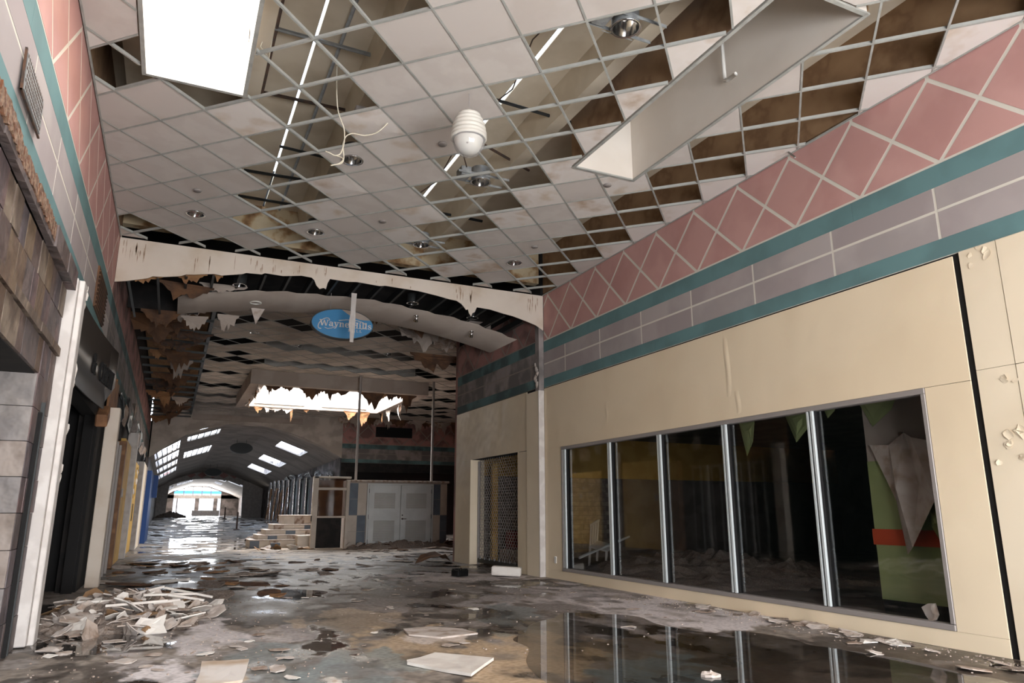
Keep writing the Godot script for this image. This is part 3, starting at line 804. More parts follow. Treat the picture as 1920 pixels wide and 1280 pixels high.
func build_rear() -> void:
	# the entrance behind the camera: daylight comes through its glazing
	var w := struct("wall_rear")
	var st := S()
	addb(st, Vector3(-2.7, -0.1, ZE), Vector3(-0.65, 6.9, ZE + 0.2))
	addb(st, Vector3(6.05, -0.1, ZE), Vector3(7.0, 6.9, ZE + 0.2))
	addb(st, Vector3(-0.65, 2.6, ZE), Vector3(6.05, 6.9, ZE + 0.2))
	mi("wall_body", fin(st), M.beige2, w)
	for k in 6:
		mi("mullion", cbox(Vector3(-0.65 + 1.34 * k, 1.3, ZE + 0.1), Vector3(0.07, 2.6, 0.12), 0.005), M.alu_dull, w)
	mi("transom", cbox(Vector3(2.7, 2.15, ZE + 0.1), Vector3(6.7, 0.08, 0.12), 0.005), M.alu_dull, w)
	var c := struct("ceiling_rear")
	mi("board", bx(Vector3(XL, YC, -1.9), Vector3(XR, YC + 0.02, ZE)), M.tile, c)

# ---------------------------------------------------------------- roof above the suspended ceiling
func build_roof() -> void:
	var roof := struct("ceiling_roof_deck")
	# precast roof units with two ribs each and open joints between them
	var joints := [-1.45, 0.99, 3.43, 5.87, 7.0]
	for k in 4:
		var a: float = joints[k] + 0.017; var b: float = joints[k + 1] - 0.017
		if k == 1: b -= 0.02
		var st := S()
		var wells := []
		if k == 0: wells = [-0.66, 0.3]
		if k == 2: wells = [4.16, 5.2]
		if wells.is_empty():
			addb(st, Vector3(a, 6.4, -12.42), Vector3(b, 6.45, ZE + 0.2))
		else:
			addb(st, Vector3(a, 6.4, -12.42), Vector3(wells[0], 6.45, ZE + 0.2))
			addb(st, Vector3(wells[1], 6.4, -12.42), Vector3(b, 6.45, ZE + 0.2))
			addb(st, Vector3(wells[0], 6.4, -12.42), Vector3(wells[1], 6.45, -7.33))
			addb(st, Vector3(wells[0], 6.4, -3.56), Vector3(wells[1], 6.45, ZE + 0.2))
		mi("roof_slab", fin(st), M.concrete, roof)
		if k < 3:
			for off in [0.72, 1.72]:
				var rx: float = joints[k] + off
				if k == 0: rx = joints[k] + [0.62, 1.86][0 if off < 1 else 1]
				if k == 2: rx = joints[k] + [0.6, 1.9][0 if off < 1 else 1]
				var tr := PackedVector2Array([Vector2(rx - 0.09, 6.0), Vector2(rx + 0.09, 6.0), Vector2(rx + 0.14, 6.4), Vector2(rx - 0.14, 6.4)])
				mi("roof_rib", pm(tr, 12.4 + ZE, Transform3D(Basis.IDENTITY, Vector3(0, 0, -12.4))), M.concrete, roof)
	mi("end_beam", bx(Vector3(XL, 5.72, -12.6), Vector3(XR + 0.03, 6.4, -12.42)), M.concrete_stain, roof)
	# services in the ceiling void
	var bars := [[[0.3, 6.3, -7.22], [1.86, 6.28, -7.22], 0.025, "galv"], [[0.35, 6.32, -8.6], [1.95, 6.3, -8.52], 0.022, "steel_rust"], [[0.55, 6.3, -4.9], [0.55, 6.3, -8.6], 0.02, "steel_rust"], [[1.25, 6.34, -4.5], [1.25, 6.34, -12.3], 0.02, "galv"], [[0.3, 6.3, -10.9], [2.3, 6.3, -10.8], 0.024, "steel_dark"], [[0.3, 6.3, -11.9], [2.2, 6.26, -11.8], 0.024, "steel_dark"], [[2.7, 6.2, -7.3], [4.3, 6.1, -7.25], 0.022, "steel_dark"], [[2.8, 6.2, -8.1], [4.3, 6.05, -8.6], 0.02, "steel_rust"], [[2.9, 6.2, -10.9], [4.5, 6.15, -10.85], 0.024, "steel_dark"], [[2.0, 6.1, -9.6], [0.9, 6.1, -9.5], 0.02, "steel_dark"]]
	for b in bars:
		single("ceiling_pipe", "thin metal pipe crossing the open void above the broken tile grid", "pipe", tubem([Vector3(b[0][0], b[0][1], b[0][2]), Vector3(b[1][0], b[1][1], b[1][2])], b[2]), M[b[3]], Transform3D.IDENTITY, "pipes in the ceiling void")

# ---------------------------------------------------------------- suspended ceiling of the near hall
const HOLES := [[-1,-6],[-1,-5],[-1,-3],[-1,-2],[-1,-1],[0,-5],[0,-3],[0,-2],[1,-4],[1,-3],[1,1],[1,2],[1,3],[2,-5],[2,-4],[2,0],[2,1],[2,2],[2,5],[2,6],[2,7],[3,-6],[3,-5],[3,-1],[3,0],[3,1],[3,5],[3,6],[4,-11],[4,-7],[4,-6],[4,-2],[4,-1],[4,0],[4,4],[4,5],[5,-11],[5,-8],[5,-7],[5,-3],[5,-2],[5,-1],[5,3],[5,4],[5,5],[6,-10],[6,-8],[6,-3],[6,-2],[6,2],[6,3],[7,-9],[7,-8],[7,-4],[7,-3],[7,1],[7,2],[8,-8],[8,-5],[8,-4],[8,0],[8,1],[9,-7],[9,-6],[9,-5],[9,-1],[9,0],[10,-6],[10,-2],[10,-1],[11,-5],[11,-3],[11,-2],[12,-4],[12,-3],[13,-3],[0,-4],[-1,-4],[8,-9],[7,-10],[6,-11]]
const STAINED := [[-2,-6],[-1,-7],[1,-5],[3,-3],[2,3],[1,4],[3,2],[4,1],[3,7],[4,6],[5,6],[6,4],[7,3],[8,2],[9,1],[10,0],[6,-4],[4,-5],[5,-6],[2,-3],[7,-5],[9,-4],[10,-5],[7,-2],[6,-1],[10,-4],[5,0],[7,0],[3,-11],[6,1]]

const TILE_LAMPS := [[-0.064, -10.83], [1.647, -8.2], [1.66, -10.8], [5.09, -10.77]]

func flat(y: float) -> Transform3D:   # local xy -> world xz, local z up
	return Transform3D(Basis(Vector3(1, 0, 0), Vector3(0, 0, 1), Vector3(0, 1, 0)), Vector3(0, y, 0))

func build_ceiling() -> void:
	var ceil := struct("ceiling")
	var holes := {}
	for h in HOLES: holes[Vector2i(h[0], h[1])] = true
	var stained := {}
	for h in STAINED: stained[Vector2i(h[0], h[1])] = true
	var room := rect(XL + 0.02, ZB + 0.08, XR - 0.02, -1.9)
	var wl := rect(-0.68, -7.3, 0.33, -3.6)
	var wr := rect(4.2, -7.22, 5.16, -3.58)
	for p in range(-8, 16):
		for r in range(-14, 12):
			var c := Vector2(GX + HD * (p + r + 1), GZ - HD * (p - r))
			if holes.has(Vector2i(p, r)): continue
			var d := HD - 0.012
			var poly := PackedVector2Array([c + Vector2(-d, 0), c + Vector2(0, -d), c + Vector2(d, 0), c + Vector2(0, d)])
			var list := Geometry2D.intersect_polygons(poly, room)
			var out := []
			for q in list:
				for q1 in Geometry2D.clip_polygons(q, wl):
					for q2 in Geometry2D.clip_polygons(q1, wr):
						out.append(q2)
			var lamp := Vector2.INF
			for l in TILE_LAMPS:
				if Geometry2D.is_point_in_polygon(Vector2(l[0], l[1]), poly): lamp = Vector2(l[0], l[1])
			for q in out:
				if q.size() < 3: continue
				if lamp != Vector2.INF:
					# tile with a round cut-out for its downlight
					var ring := PackedVector2Array()
					for i in 28: ring.append(lamp + Vector2(cos(TAU * i / 28), sin(TAU * i / 28)) * 0.114)
					var cut := S()
					for quarter in 4:
						var qa := rect(lamp.x - (2.0 if quarter % 2 else 0.0), lamp.y - (2.0 if quarter > 1 else 0.0), lamp.x + (0.0 if quarter % 2 else 2.0), lamp.y + (0.0 if quarter > 1 else 2.0))
						for qb in Geometry2D.intersect_polygons(q, qa):
							for qc in Geometry2D.clip_polygons(qb, ring):
								var lc := PackedVector2Array()
								for v in qc: lc.append(v - c)
								prism(cut, lc, 0.014, flat(0))
					mi("tile", fin(cut), M.tile, ceil, Transform3D(Basis.IDENTITY, Vector3(c.x, YC - 0.004, c.y)))
					continue
				var m: Material = M.tile if (p * 7 + r * 3) % 3 else M.tile_b
				if stained.has(Vector2i(p, r)): m = M.tile_stain if (p + r) % 2 == 0 else M.tile_stain2
				var sag := rng.randf_range(-0.003, 0.003)
				var local := PackedVector2Array()
				for v in q: local.append(v - c)
				# soaked tiles sag in the middle
				if stained.has(Vector2i(p, r)) and q.size() == 4 and (p + 2 * r) % 2 == 0:
					mi("tile", sheet(local, 0.014, Vector2(0.05, 0.05), 0.006, p * 31 + r, Transform3D(Basis(Vector3(1, 0, 0), Vector3(0, 0, 1), Vector3(0, 1, 0)), Vector3.ZERO)), m, ceil, Transform3D(Basis.IDENTITY, Vector3(c.x, YC - 0.018, c.y)))
				else:
					mi("tile", pm(local, 0.014, flat(0)), m, ceil, Transform3D(Basis.IDENTITY.rotated(Vector3(1, 0, 0), sag * 2).rotated(Vector3(0, 0, 1), sag), Vector3(c.x, YC - 0.004, c.y)))
	# T bars on both diagonals
	for fam in 2:
		for k in range(-32, 34):
			var a: Vector2; var b: Vector2
			if fam == 0:
				a = Vector2(GX + HD * 2 * k - 20, GZ - 20); b = Vector2(GX + HD * 2 * k + 20, GZ + 20)
			else:
				a = Vector2(GX + HD * 2 * k - 20, GZ + 20); b = Vector2(GX + HD * 2 * k + 20, GZ - 20)
			for s in Geometry2D.intersect_polyline_with_polygon(PackedVector2Array([a, b]), room):
				for s1 in Geometry2D.clip_polyline_with_polygon(s, wl):
					for s2 in Geometry2D.clip_polyline_with_polygon(s1, wr):
						if s2.size() < 2: continue
						var p0: Vector2 = s2[0]; var p1: Vector2 = s2[s2.size() - 1]
						var len := p0.distance_to(p1)
						if len < 0.03: continue
						var st := S()
						box(st, Vector3(0, -0.012, 0), Vector3(len, 0.004, 0.021))
						box(st, Vector3(0, 0.008, 0), Vector3(len, 0.036, 0.004))
						var dir := (p1 - p0).normalized()
						var mid := (p0 + p1) / 2
						mi("grid_bar", fin(st), M.grid, ceil, Transform3D(Basis(Vector3(dir.x, 0, dir.y), Vector3.UP, Vector3(-dir.y, 0, dir.x)), Vector3(mid.x, YC + (0.002 if fam else 0.0), mid.y)))
	# wall angles
	mi("wall_angle", bx(Vector3(XR - 0.03, YC - 0.014, ZB), Vector3(XR - 0.013, YC + 0.01, -1.9)), M.grid, ceil)
	mi("wall_angle", bx(Vector3(XL + 0.013, YC - 0.014, ZB), Vector3(XL + 0.03, YC + 0.01, -1.9)), M.grid, ceil)
	# one bar has come loose and hangs down
	mi("loose_bar", tubem([Vector3(6.4, 5.44, -5.75), Vector3(6.36, 5.3, -5.62)], 0.012, 4), M.grid, ceil)

func arch(x: float) -> float:
	var t := (x - 2.75) / 3.83
	return 5.22 - 0.52 * t * t

func build_beam() -> void:
	var beam := struct("trim_1")
	# plastered face of the arch with its torn lower edge
	var low := [Vector2(-1.12, 4.70), Vector2(-0.95, 4.735), Vector2(-0.9, 4.75), Vector2(-0.665, 4.818), Vector2(-0.6, 4.86), Vector2(-0.424, 4.875), Vector2(-0.2, 4.92), Vector2(-0.12, 4.96), Vector2(-0.013, 4.974), Vector2(0.3, 5.03), Vector2(0.42, 5.02), Vector2(0.738, 5.091), Vector2(0.8, 5.12), Vector2(1.05, 5.13), Vector2(1.1, 5.16), Vector2(1.4, 5.15), Vector2(1.705, 5.2), Vector2(1.88, 5.19), Vector2(1.93, 5.15), Vector2(1.97, 5.06), Vector2(2.03, 5.0), Vector2(2.1, 5.03), Vector2(2.14, 5.01), Vector2(2.16, 5.12), Vector2(2.2, 5.21), Vector2(2.5, 5.2), Vector2(2.69, 5.219), Vector2(3.1, 5.2), Vector2(3.2, 5.22), Vector2(3.847, 5.201), Vector2(4.2, 5.16), Vector2(4.454, 5.121), Vector2(4.6, 5.11), Vector2(4.7, 5.06), Vector2(4.76, 5.0), Vector2(4.8, 4.95), Vector2(4.839, 4.967), Vector2(4.86, 4.9), Vector2(4.906, 4.83), Vector2(4.93, 4.9), Vector2(4.982, 4.93), Vector2(5.02, 5.03), Vector2(5.3, 5.02), Vector2(5.548, 4.976), Vector2(5.8, 4.94), Vector2(6.073, 4.873), Vector2(6.3, 4.81), Vector2(XR - 0.02, 4.72)]
	var poly := PackedVector2Array(low)
	poly.append(Vector2(XR - 0.02, YC - 0.012)); poly.append(Vector2(-1.12, YC - 0.012))
	mi("arch_face", pm(poly, 0.016, Transform3D(Basis.IDENTITY, Vector3(0, 0, ZB))), M.beam, beam)
	# water stains run down the face where the roof leaked
	for cl in [[-0.98, 9, 0.16], [-0.8, 5, 0.12], [0.9, 5, 0.3], [1.35, 9, 0.35], [2.05, 5, 0.1], [3.4, 5, 0.4], [4.66, 7, 0.09], [4.9, 7, 0.08], [6.2, 8, 0.14], [0.1, 4, 0.25]]:
		for i in cl[1]:
			var sx: float = cl[0] + rng.randf_range(-1, 1) * cl[2]
			var y1 := YC - 0.02 - rng.randf_range(0.0, 0.2); var y0 := y1 - rng.randf_range(0.08, 0.34)
			y0 = maxf(y0, arch(sx) + 0.03)
			if y1 - y0 < 0.04: continue
			var sw := rng.randf_range(0.003, 0.012)
			var sp := PackedVector2Array([Vector2(sx - sw * 0.3, y1), Vector2(sx - sw, lerpf(y1, y0, 0.3)), Vector2(sx - sw * 0.6, lerpf(y1, y0, 0.7)), Vector2(sx, y0), Vector2(sx + sw * 0.7, lerpf(y1, y0, 0.6)), Vector2(sx + sw * 0.9, lerpf(y1, y0, 0.25)), Vector2(sx + sw * 0.4, y1)])
			mi("rust_run", pm(sp, 0.0015, Transform3D(Basis.IDENTITY, Vector3(0, 0, ZB + 0.0155))), M.stain, beam)
	# steel joists bared where the soffit board fell
	var x := -0.95
	while x < 6.35:
		var y := arch(x)
		var st := S()
		var nrm := Vector3((x - 2.75) / 3.83 * 0.27, 1, 0).normalized()
		var tng := Vector3(nrm.y, -nrm.x, 0)
		var bb := Basis(tng, nrm, Vector3(0, 0, 1))
		box(st, Vector3(x, y + 0.07, -13.55), Vector3(0.003, 0.14, 2.4), bb)
		box(st, Vector3(x, y + 0.002, -13.55) + tng * 0.02, Vector3(0.04, 0.003, 2.4), bb)
		mi("joist", fin(st), M.steel_dark, beam)
		x += 0.41
	mi("joist_track", bx(Vector3(-1.1, 5.3, -12.52), Vector3(XR - 0.1, 5.42, -12.45)), M.steel_dark, beam)
	mi("soffit_lid", bx(Vector3(-1.1, 5.46, -14.9), Vector3(X2, 5.5, -12.62)), M.near_black, beam)
	# what is left of the curved soffit board
	var sof := SM()
	var n := 36
	for i in n:
		var xa := lerpf(-0.22, 6.37, float(i) / n); var xb := lerpf(-0.22, 6.37, float(i + 1) / n)
		var za := -13.35 + 0.05 * sin(i * 2.1) + 0.03 * sin(i * 5.7); var zb := -13.35 + 0.05 * sin((i + 1) * 2.1) + 0.03 * sin((i + 1) * 5.7)
		if i == 0: za = -13.6
		var ya := arch(xa) - 0.012; var yb := arch(xb) - 0.012
		quad(sof, Vector3(xa, ya, za), Vector3(xb, yb, zb), Vector3(xb, yb, -14.8), Vector3(xa, ya, -14.8))
		quad(sof, Vector3(xa, ya + 0.013, -14.8), Vector3(xb, yb + 0.013, -14.8), Vector3(xb, yb + 0.013, zb), Vector3(xa, ya + 0.013, za))
		quad(sof, Vector3(xa, ya + 0.013, za), Vector3(xb, yb + 0.013, zb), Vector3(xb, yb, zb), Vector3(xa, ya, za))
	mi("soffit_board", fin(sof), M.gypsum, beam)
	# rear face of the arch
	var rear := PackedVector2Array()
	for i in 25:
		var xx := lerpf(0.15, X2, i / 24.0)
		rear.append(Vector2(xx, arch(xx)))
	rear.append(Vector2(X2, 5.9)); rear.append(Vector2(0.15, 5.9))
	mi("rear_shade_sheet", bx(Vector3(-1.1, 5.0, -15.1), Vector3(0.15, 5.9, -15.05)), M.near_black, beam)  # solid dark sheet that paints the shade inside the torn hole
	mi("arch_face", pm(rear, 0.02, Transform3D(Basis.IDENTITY, Vector3(0, 0, -14.83))), M.gypsum, beam)
	# kraft paper strips and torn board at the left end
	var scraps := [[-0.75, 4.93, -12.5, 0.62, 0.2, "paper"], [-0.12, 5.05, -12.52, 0.66, 0.22, "paper"], [0.35, 5.14, -12.5, 0.3, 0.2, "paper"], [-0.1, 5.02, -13.1, 0.9, 0.4, "paper_dark"], [0.5, 5.12, -13.2, 0.8, 0.24, "gypsum"], [0.1, 4.9, -14.85, 0.5, 0.35, "gypsum"], [0.7, 5.0, -14.86, 0.4, 0.45, "gypsum"], [-0.5, 4.95, -14.86, 0.7, 0.5, "paper_dark"]]
	for s in scraps:
		single("torn_scrap", "torn scrap of lining paper or board hanging under the arched beam", "scrap", sheet(hanging(s[3], s[4], 9, 0.5), 0.006, Vector2(0.1, 0.5), 0.05, int(s[0] * 100)), M[s[5]], Transform3D(Basis.IDENTITY.rotated(Vector3(0, 1, 0), rng.randf_range(-0.2, 0.2)), Vector3(s[0], s[1], s[2])), "scraps under the arched beam")
	single("hanging_shard", "pointed triangle of board hanging under the ring on the arched soffit", "scrap", pm(PackedVector2Array([Vector2(-0.13, 0), Vector2(0.13, 0), Vector2(-0.02, -0.33)]), 0.012), M.plaster, Transform3D(Basis.IDENTITY, Vector3(1.22, arch(1.22) - 0.02, -14.55)))
	single("hanging_strip", "long white strip of torn board dangling in front of the oval blue sign", "scrap", sheet(PackedVector2Array([Vector2(-0.05, 0), Vector2(0.05, 0), Vector2(0.045, -0.3), Vector2(0.055, -0.6), Vector2(0.03, -0.95), Vector2(-0.035, -0.95), Vector2(-0.04, -0.75), Vector2(-0.075, -0.62), Vector2(-0.045, -0.4)]), 0.01, Vector2(0, 0.05), 0.02, 3), M.trim_white, Transform3D(Basis.IDENTITY, Vector3(2.78, 5.2, -13.0)))
	var rx := tubem_ring(0.1, 0.014)
	single("ring_trim", "white ring of a missing downlight on the grey arched soffit", "ring", rx, M.white_plastic, Transform3D(Basis.IDENTITY.rotated(Vector3(1, 0, 0), 0.0), Vector3(1.13, arch(1.13) - 0.02, -14.1)))
	for s in [[0.75, -12.95], [3.95, -13.05], [5.2, -13.0]]:
		downlight(Vector3(s[0], arch(s[0]) - 0.005, s[1]), 0.1, "round steel downlight between the bare joists of the arched soffit", "downlights in the arched soffit")
	for s in [[4.25, -13.75], [5.5, -13.8]]:
		var sp := thing("spotlight", "small chrome spotlight on the curved grey soffit", "lamp", Vector3(s[0], arch(s[0]) - 0.02, s[1]), "spotlights on the curved soffit")
		mi("base_cup", lathe([Vector2(0.0, 0.01), Vector2(0.05, 0.01), Vector2(0.05, -0.01), Vector2(0.02, -0.03), Vector2(0.0, -0.03)], 16), M.chrome, sp)
		mi("lamp_head", lathe([Vector2(0.0, 0.05), Vector2(0.025, 0.05), Vector2(0.05, -0.05), Vector2(0.044, -0.05), Vector2(0.0, 0.0)], 16), M.chrome, sp, Transform3D(Basis.IDENTITY.rotated(Vector3(1, 0, 0), 0.8), Vector3(0, -0.07, 0)))

func tubem_ring(R: float, r: float) -> Mesh:
	var t := TorusMesh.new()
	t.inner_radius = R - r; t.outer_radius = R + r
	t.rings = 32; t.ring_segments = 10
	return t

func downlight(at: Vector3, r: float, label: String, group: String, exposed := false) -> void:
	var t := thing("downlight", label, "lamp", at, group)
	mi("trim_ring", lathe([Vector2(r, -0.004), Vector2(r + 0.022, -0.006), Vector2(r + 0.024, 0.0), Vector2(r, 0.006)], 28), M.chrome, t)
	mi("reflector", lathe([Vector2(r, 0.0), Vector2(r * 0.96, 0.05), Vector2(r * 0.85, 0.11), Vector2(r * 0.6, 0.16), Vector2(0.0, 0.17)], 28), M.chrome, t)
	mi("housing", lathe([Vector2(r + 0.012, 0.006), Vector2(r + 0.012, 0.19), Vector2(0.0, 0.19)], 24), M.galv if exposed else M.steel_dark, t)
	if exposed:
		mi("hanger_bar", bx(Vector3(-0.36, 0.03, -0.13), Vector3(0.36, 0.06, -0.12)), M.galv, t)
		mi("hanger_bar", bx(Vector3(-0.36, 0.03, 0.12), Vector3(0.36, 0.06, 0.13)), M.galv, t)
		mi("junction_box", cbox(Vector3(-0.24, 0.08, 0.0), Vector3(0.14, 0.12, 0.2), 0.006), M.galv, t)
		mi("mounting_plate", bx(Vector3(-0.17, 0.012, -0.14), Vector3(0.16, 0.018, -r - 0.02)), M.galv, t)
		mi("flex_conduit", tubem([Vector3(-0.24, 0.12, 0.1), Vector3(-0.35, 0.3, 0.2), Vector3(-0.3, 0.5, 0.5), Vector3(-0.5, 0.85, 0.9)], 0.008, 6), M.steel_rust, t)

func build_wells() -> void:
	for k in 2:
		var a: float = [-0.63, 4.25][k]; var b: float = [0.285, 5.12][k]
		var z0: float = [-7.26, -7.18][k]; var z1 := -3.63
		var t := thing("skylight_well", ["blazing white skylight shaft cut through the tiles by the left wall", "deep plastered skylight shaft with a white pipe near the right wall"][k], "skylight", Vector3((a + b) / 2, YC, (z0 + z1) / 2))
		var c := t.position
		var top := 7.0 if k == 0 else 7.3
		for s in [[Vector3(a - 0.02, YC - 0.01, z0 - 0.02), Vector3(a, top, z1 + 0.02)], [Vector3(b, YC - 0.01, z0 - 0.02), Vector3(b + 0.02, top if k == 1 else 5.98, z1 + 0.02)], [Vector3(a, YC - 0.01, z0 - 0.02), Vector3(b, top, z0)], [Vector3(a, YC - 0.01, z1), Vector3(b, top, z1 + 0.02)]]:
			mi("shaft_panel", bx(s[0] - c, s[1] - c), M.well, t)
		for s in [[Vector3(a - 0.032, YC + 0.03, z0 - 0.03), Vector3(a - 0.021, top, z1 + 0.03)], [Vector3(b + 0.021, YC + 0.03, z0 - 0.03), Vector3(b + 0.032, top if k == 1 else 5.98, z1 + 0.03)], [Vector3(a, YC + 0.03, z0 - 0.032), Vector3(b, top, z0 - 0.021)]]:
			mi("shaft_backing", bx(s[0] - c, s[1] - c), M.kraft, t)
		for s in [[Vector3(a - 0.035, YC - 0.02, z0 - 0.035), Vector3(a + 0.004, YC + 0.0, z1 + 0.035)], [Vector3(b - 0.004, YC - 0.02, z0 - 0.035), Vector3(b + 0.035, YC + 0.0, z1 + 0.035)], [Vector3(a, YC - 0.02, z0 - 0.035), Vector3(b, YC + 0.0, z0 + 0.004)], [Vector3(a, YC - 0.02, z1 - 0.004), Vector3(b, YC + 0.0, z1 + 0.035)]]:
			mi("edge_trim", bx(s[0] - c, s[1] - c), M.grid, t)
		if k == 0:
			mi("glazing", bx(Vector3(a, top - 0.02, z0) - c, Vector3(b, top - 0.01, z1) - c), M.clear, t)
		else:
			mi("cover_board", bx(Vector3(a - 0.02, top, z0 - 0.02) - c, Vector3(b + 0.02, top + 0.03, z1 + 0.02) - c), M.kraft, t)
			single("drain_pipe", "white plastic drain pipe with an elbow inside the skylight shaft", "pipe", tubem([Vector3(5.02, 6.6, -5.27), Vector3(5.02, 5.78, -5.27), Vector3(5.02, 5.74, -5.26), Vector3(5.0, 5.71, -5.2), Vector3(4.99, 5.7, -5.07)], 0.022, 10), M.white_plastic)

func build_fixtures() -> void:
	# downlights on a regular grid, some still in their tiles and some hanging bare
	for d in TILE_LAMPS:
		downlight(Vector3(d[0], YC - 0.016, d[1]), 0.112, "round chrome downlight still fixed in its ceiling tile", "downlights in the tiles")
	for d in [[3.347, -8.14], [3.337, -4.69], [3.353, -10.69]]:
		downlight(Vector3(d[0], YC + 0.012, d[1]), 0.115, "bare chrome downlight can on bars in an empty tile opening", "bare downlights in empty openings", true)
	for d in [[-0.07, -9.957], [2.527, -7.344], [2.5, -9.934], [5.062, -9.92], [4.9, -7.45]]:
		single("sprinkler_cover", "small flat round sprinkler cover in a ceiling tile", "cover", lathe([Vector2(0.0, -0.012), Vector2(0.05, -0.012), Vector2(0.055, -0.006), Vector2(0.055, 0.004), Vector2(0.0, 0.004)], 20), M.alu_dull, Transform3D(Basis.IDENTITY, Vector3(d[0], YC - 0.014, d[1])), "sprinkler covers in the tiles")
	# junction gear lying on the grid beside the loop of cable
	var jb := thing("junction_gear", "grey metal junction box and bracket resting on the grid above the cable loop", "junction box", Vector3(1.66, YC + 0.02, -7.42))
	mi("bracket", cbox(Vector3(0, 0.05, 0), Vector3(0.4, 0.07, 0.06), 0.006), M.galv, jb)
	mi("box_body", cbox(Vector3(-0.1, 0.14, 0.02), Vector3(0.16, 0.14, 0.14), 0.008), M.alu_dull, jb)
	mi("knob", cbox(Vector3(0.12, 0.12, 0), Vector3(0.05, 0.1, 0.05), 0.006), M.steel_dark, jb)
	# white cable drooping in loops
	var cur := Curve3D.new()
	for p in [[1.2, 5.95, -7.1], [1.24, 5.5, -7.15], [1.34, 5.25, -7.2], [1.33, 5.02, -7.2], [1.27, 4.94, -7.2], [1.18, 4.93, -7.15], [1.16, 4.96, -7.2], [1.25, 4.97, -7.26], [1.34, 4.92, -7.2], [1.3, 4.83, -7.15], [1.22, 4.79, -7.15], [1.24, 4.82, -7.2], [1.35, 4.9, -7.22], [1.34, 5.12, -7.22], [1.42, 5.26, -7.25], [1.6, 5.3, -7.28], [1.75, 5.37, -7.2], [1.9, 5.6, -7.1]]:
		cur.add_point(Vector3(p[0], p[1], p[2]))
	for i in range(1, cur.point_count - 1):
		var tn := (cur.get_point_position(i + 1) - cur.get_point_position(i - 1)) / 5.0
		cur.set_point_in(i, -tn); cur.set_point_out(i, tn)
	single("loose_cable", "off-white cable drooping from the open grid in a tangled loop", "cable", tubem(Array(cur.tessellate(4, 3.0)), 0.007, 6), M.cable)
	single("loose_cable", "thin white cable hanging beside the bright skylight shaft", "cable", tubem([Vector3(0.45, 6.35, -7.0), Vector3(0.43, 6.1, -7.05), Vector3(0.4, 5.95, -7.1), Vector3(0.5, 5.9, -7.2), Vector3(0.52, 6.2, -7.2)], 0.006, 6), M.cable)
	single("loose_cable", "black wire trailing through the empty openings under the ribs", "cable", tubem([Vector3(2.9, 6.2, -4.4), Vector3(3.0, 5.9, -5.0), Vector3(2.85, 5.8, -5.6), Vector3(3.0, 5.75, -6.4), Vector3(2.8, 5.7, -7.2), Vector3(2.9, 5.6, -8.6), Vector3(2.7, 5.55, -9.3)], 0.008, 6), M.steel_rust)
	# ribbed white dome camera
	var cam := thing("dome_camera", "white ribbed pendant camera housing with a clear dome below the tiles", "camera", Vector3(2.42, 5.21, -6.22))
	var prof := [Vector2(0.0, 0.03), Vector2(0.03, 0.03), Vector2(0.035, 0.0), Vector2(0.09, -0.015)]
	for k in 5:
		var y := -0.02 - 0.05 * k
		var r: float = [0.115, 0.14, 0.157, 0.168, 0.175][k]
		prof.append(Vector2(r - 0.006, y - 0.004)); prof.append(Vector2(r + 0.008, y - 0.012)); prof.append(Vector2(r + 0.01, y - 0.034)); prof.append(Vector2(r - 0.004, y - 0.044))
	prof.append(Vector2(0.186, -0.275)); prof.append(Vector2(0.186, -0.3)); prof.append(Vector2(0.17, -0.305))
	mi("ribbed_housing", lathe(prof, 36), M.camera_shell, cam)
	mi("clear_dome", lathe([Vector2(0.176, -0.3), Vector2(0.168, -0.34), Vector2(0.145, -0.4), Vector2(0.11, -0.45), Vector2(0.07, -0.475), Vector2(0.0, -0.48)], 32), M.clear, cam)
	mi("inner_cup", lathe([Vector2(0.15, -0.31), Vector2(0.13, -0.38), Vector2(0.1, -0.43), Vector2(0.05, -0.455), Vector2(0.0, -0.46)], 28), M.camera_shell, cam)
	mi("lens_block", cbox(Vector3(-0.03, -0.37, 0.06), Vector3(0.07, 0.08, 0.1), 0.01), M.alu_dull, cam)
	mi("stem", tubem([Vector3(0, 0.02, 0), Vector3(0, 0.225, 0)], 0.005, 6), M.alu_dull, cam)

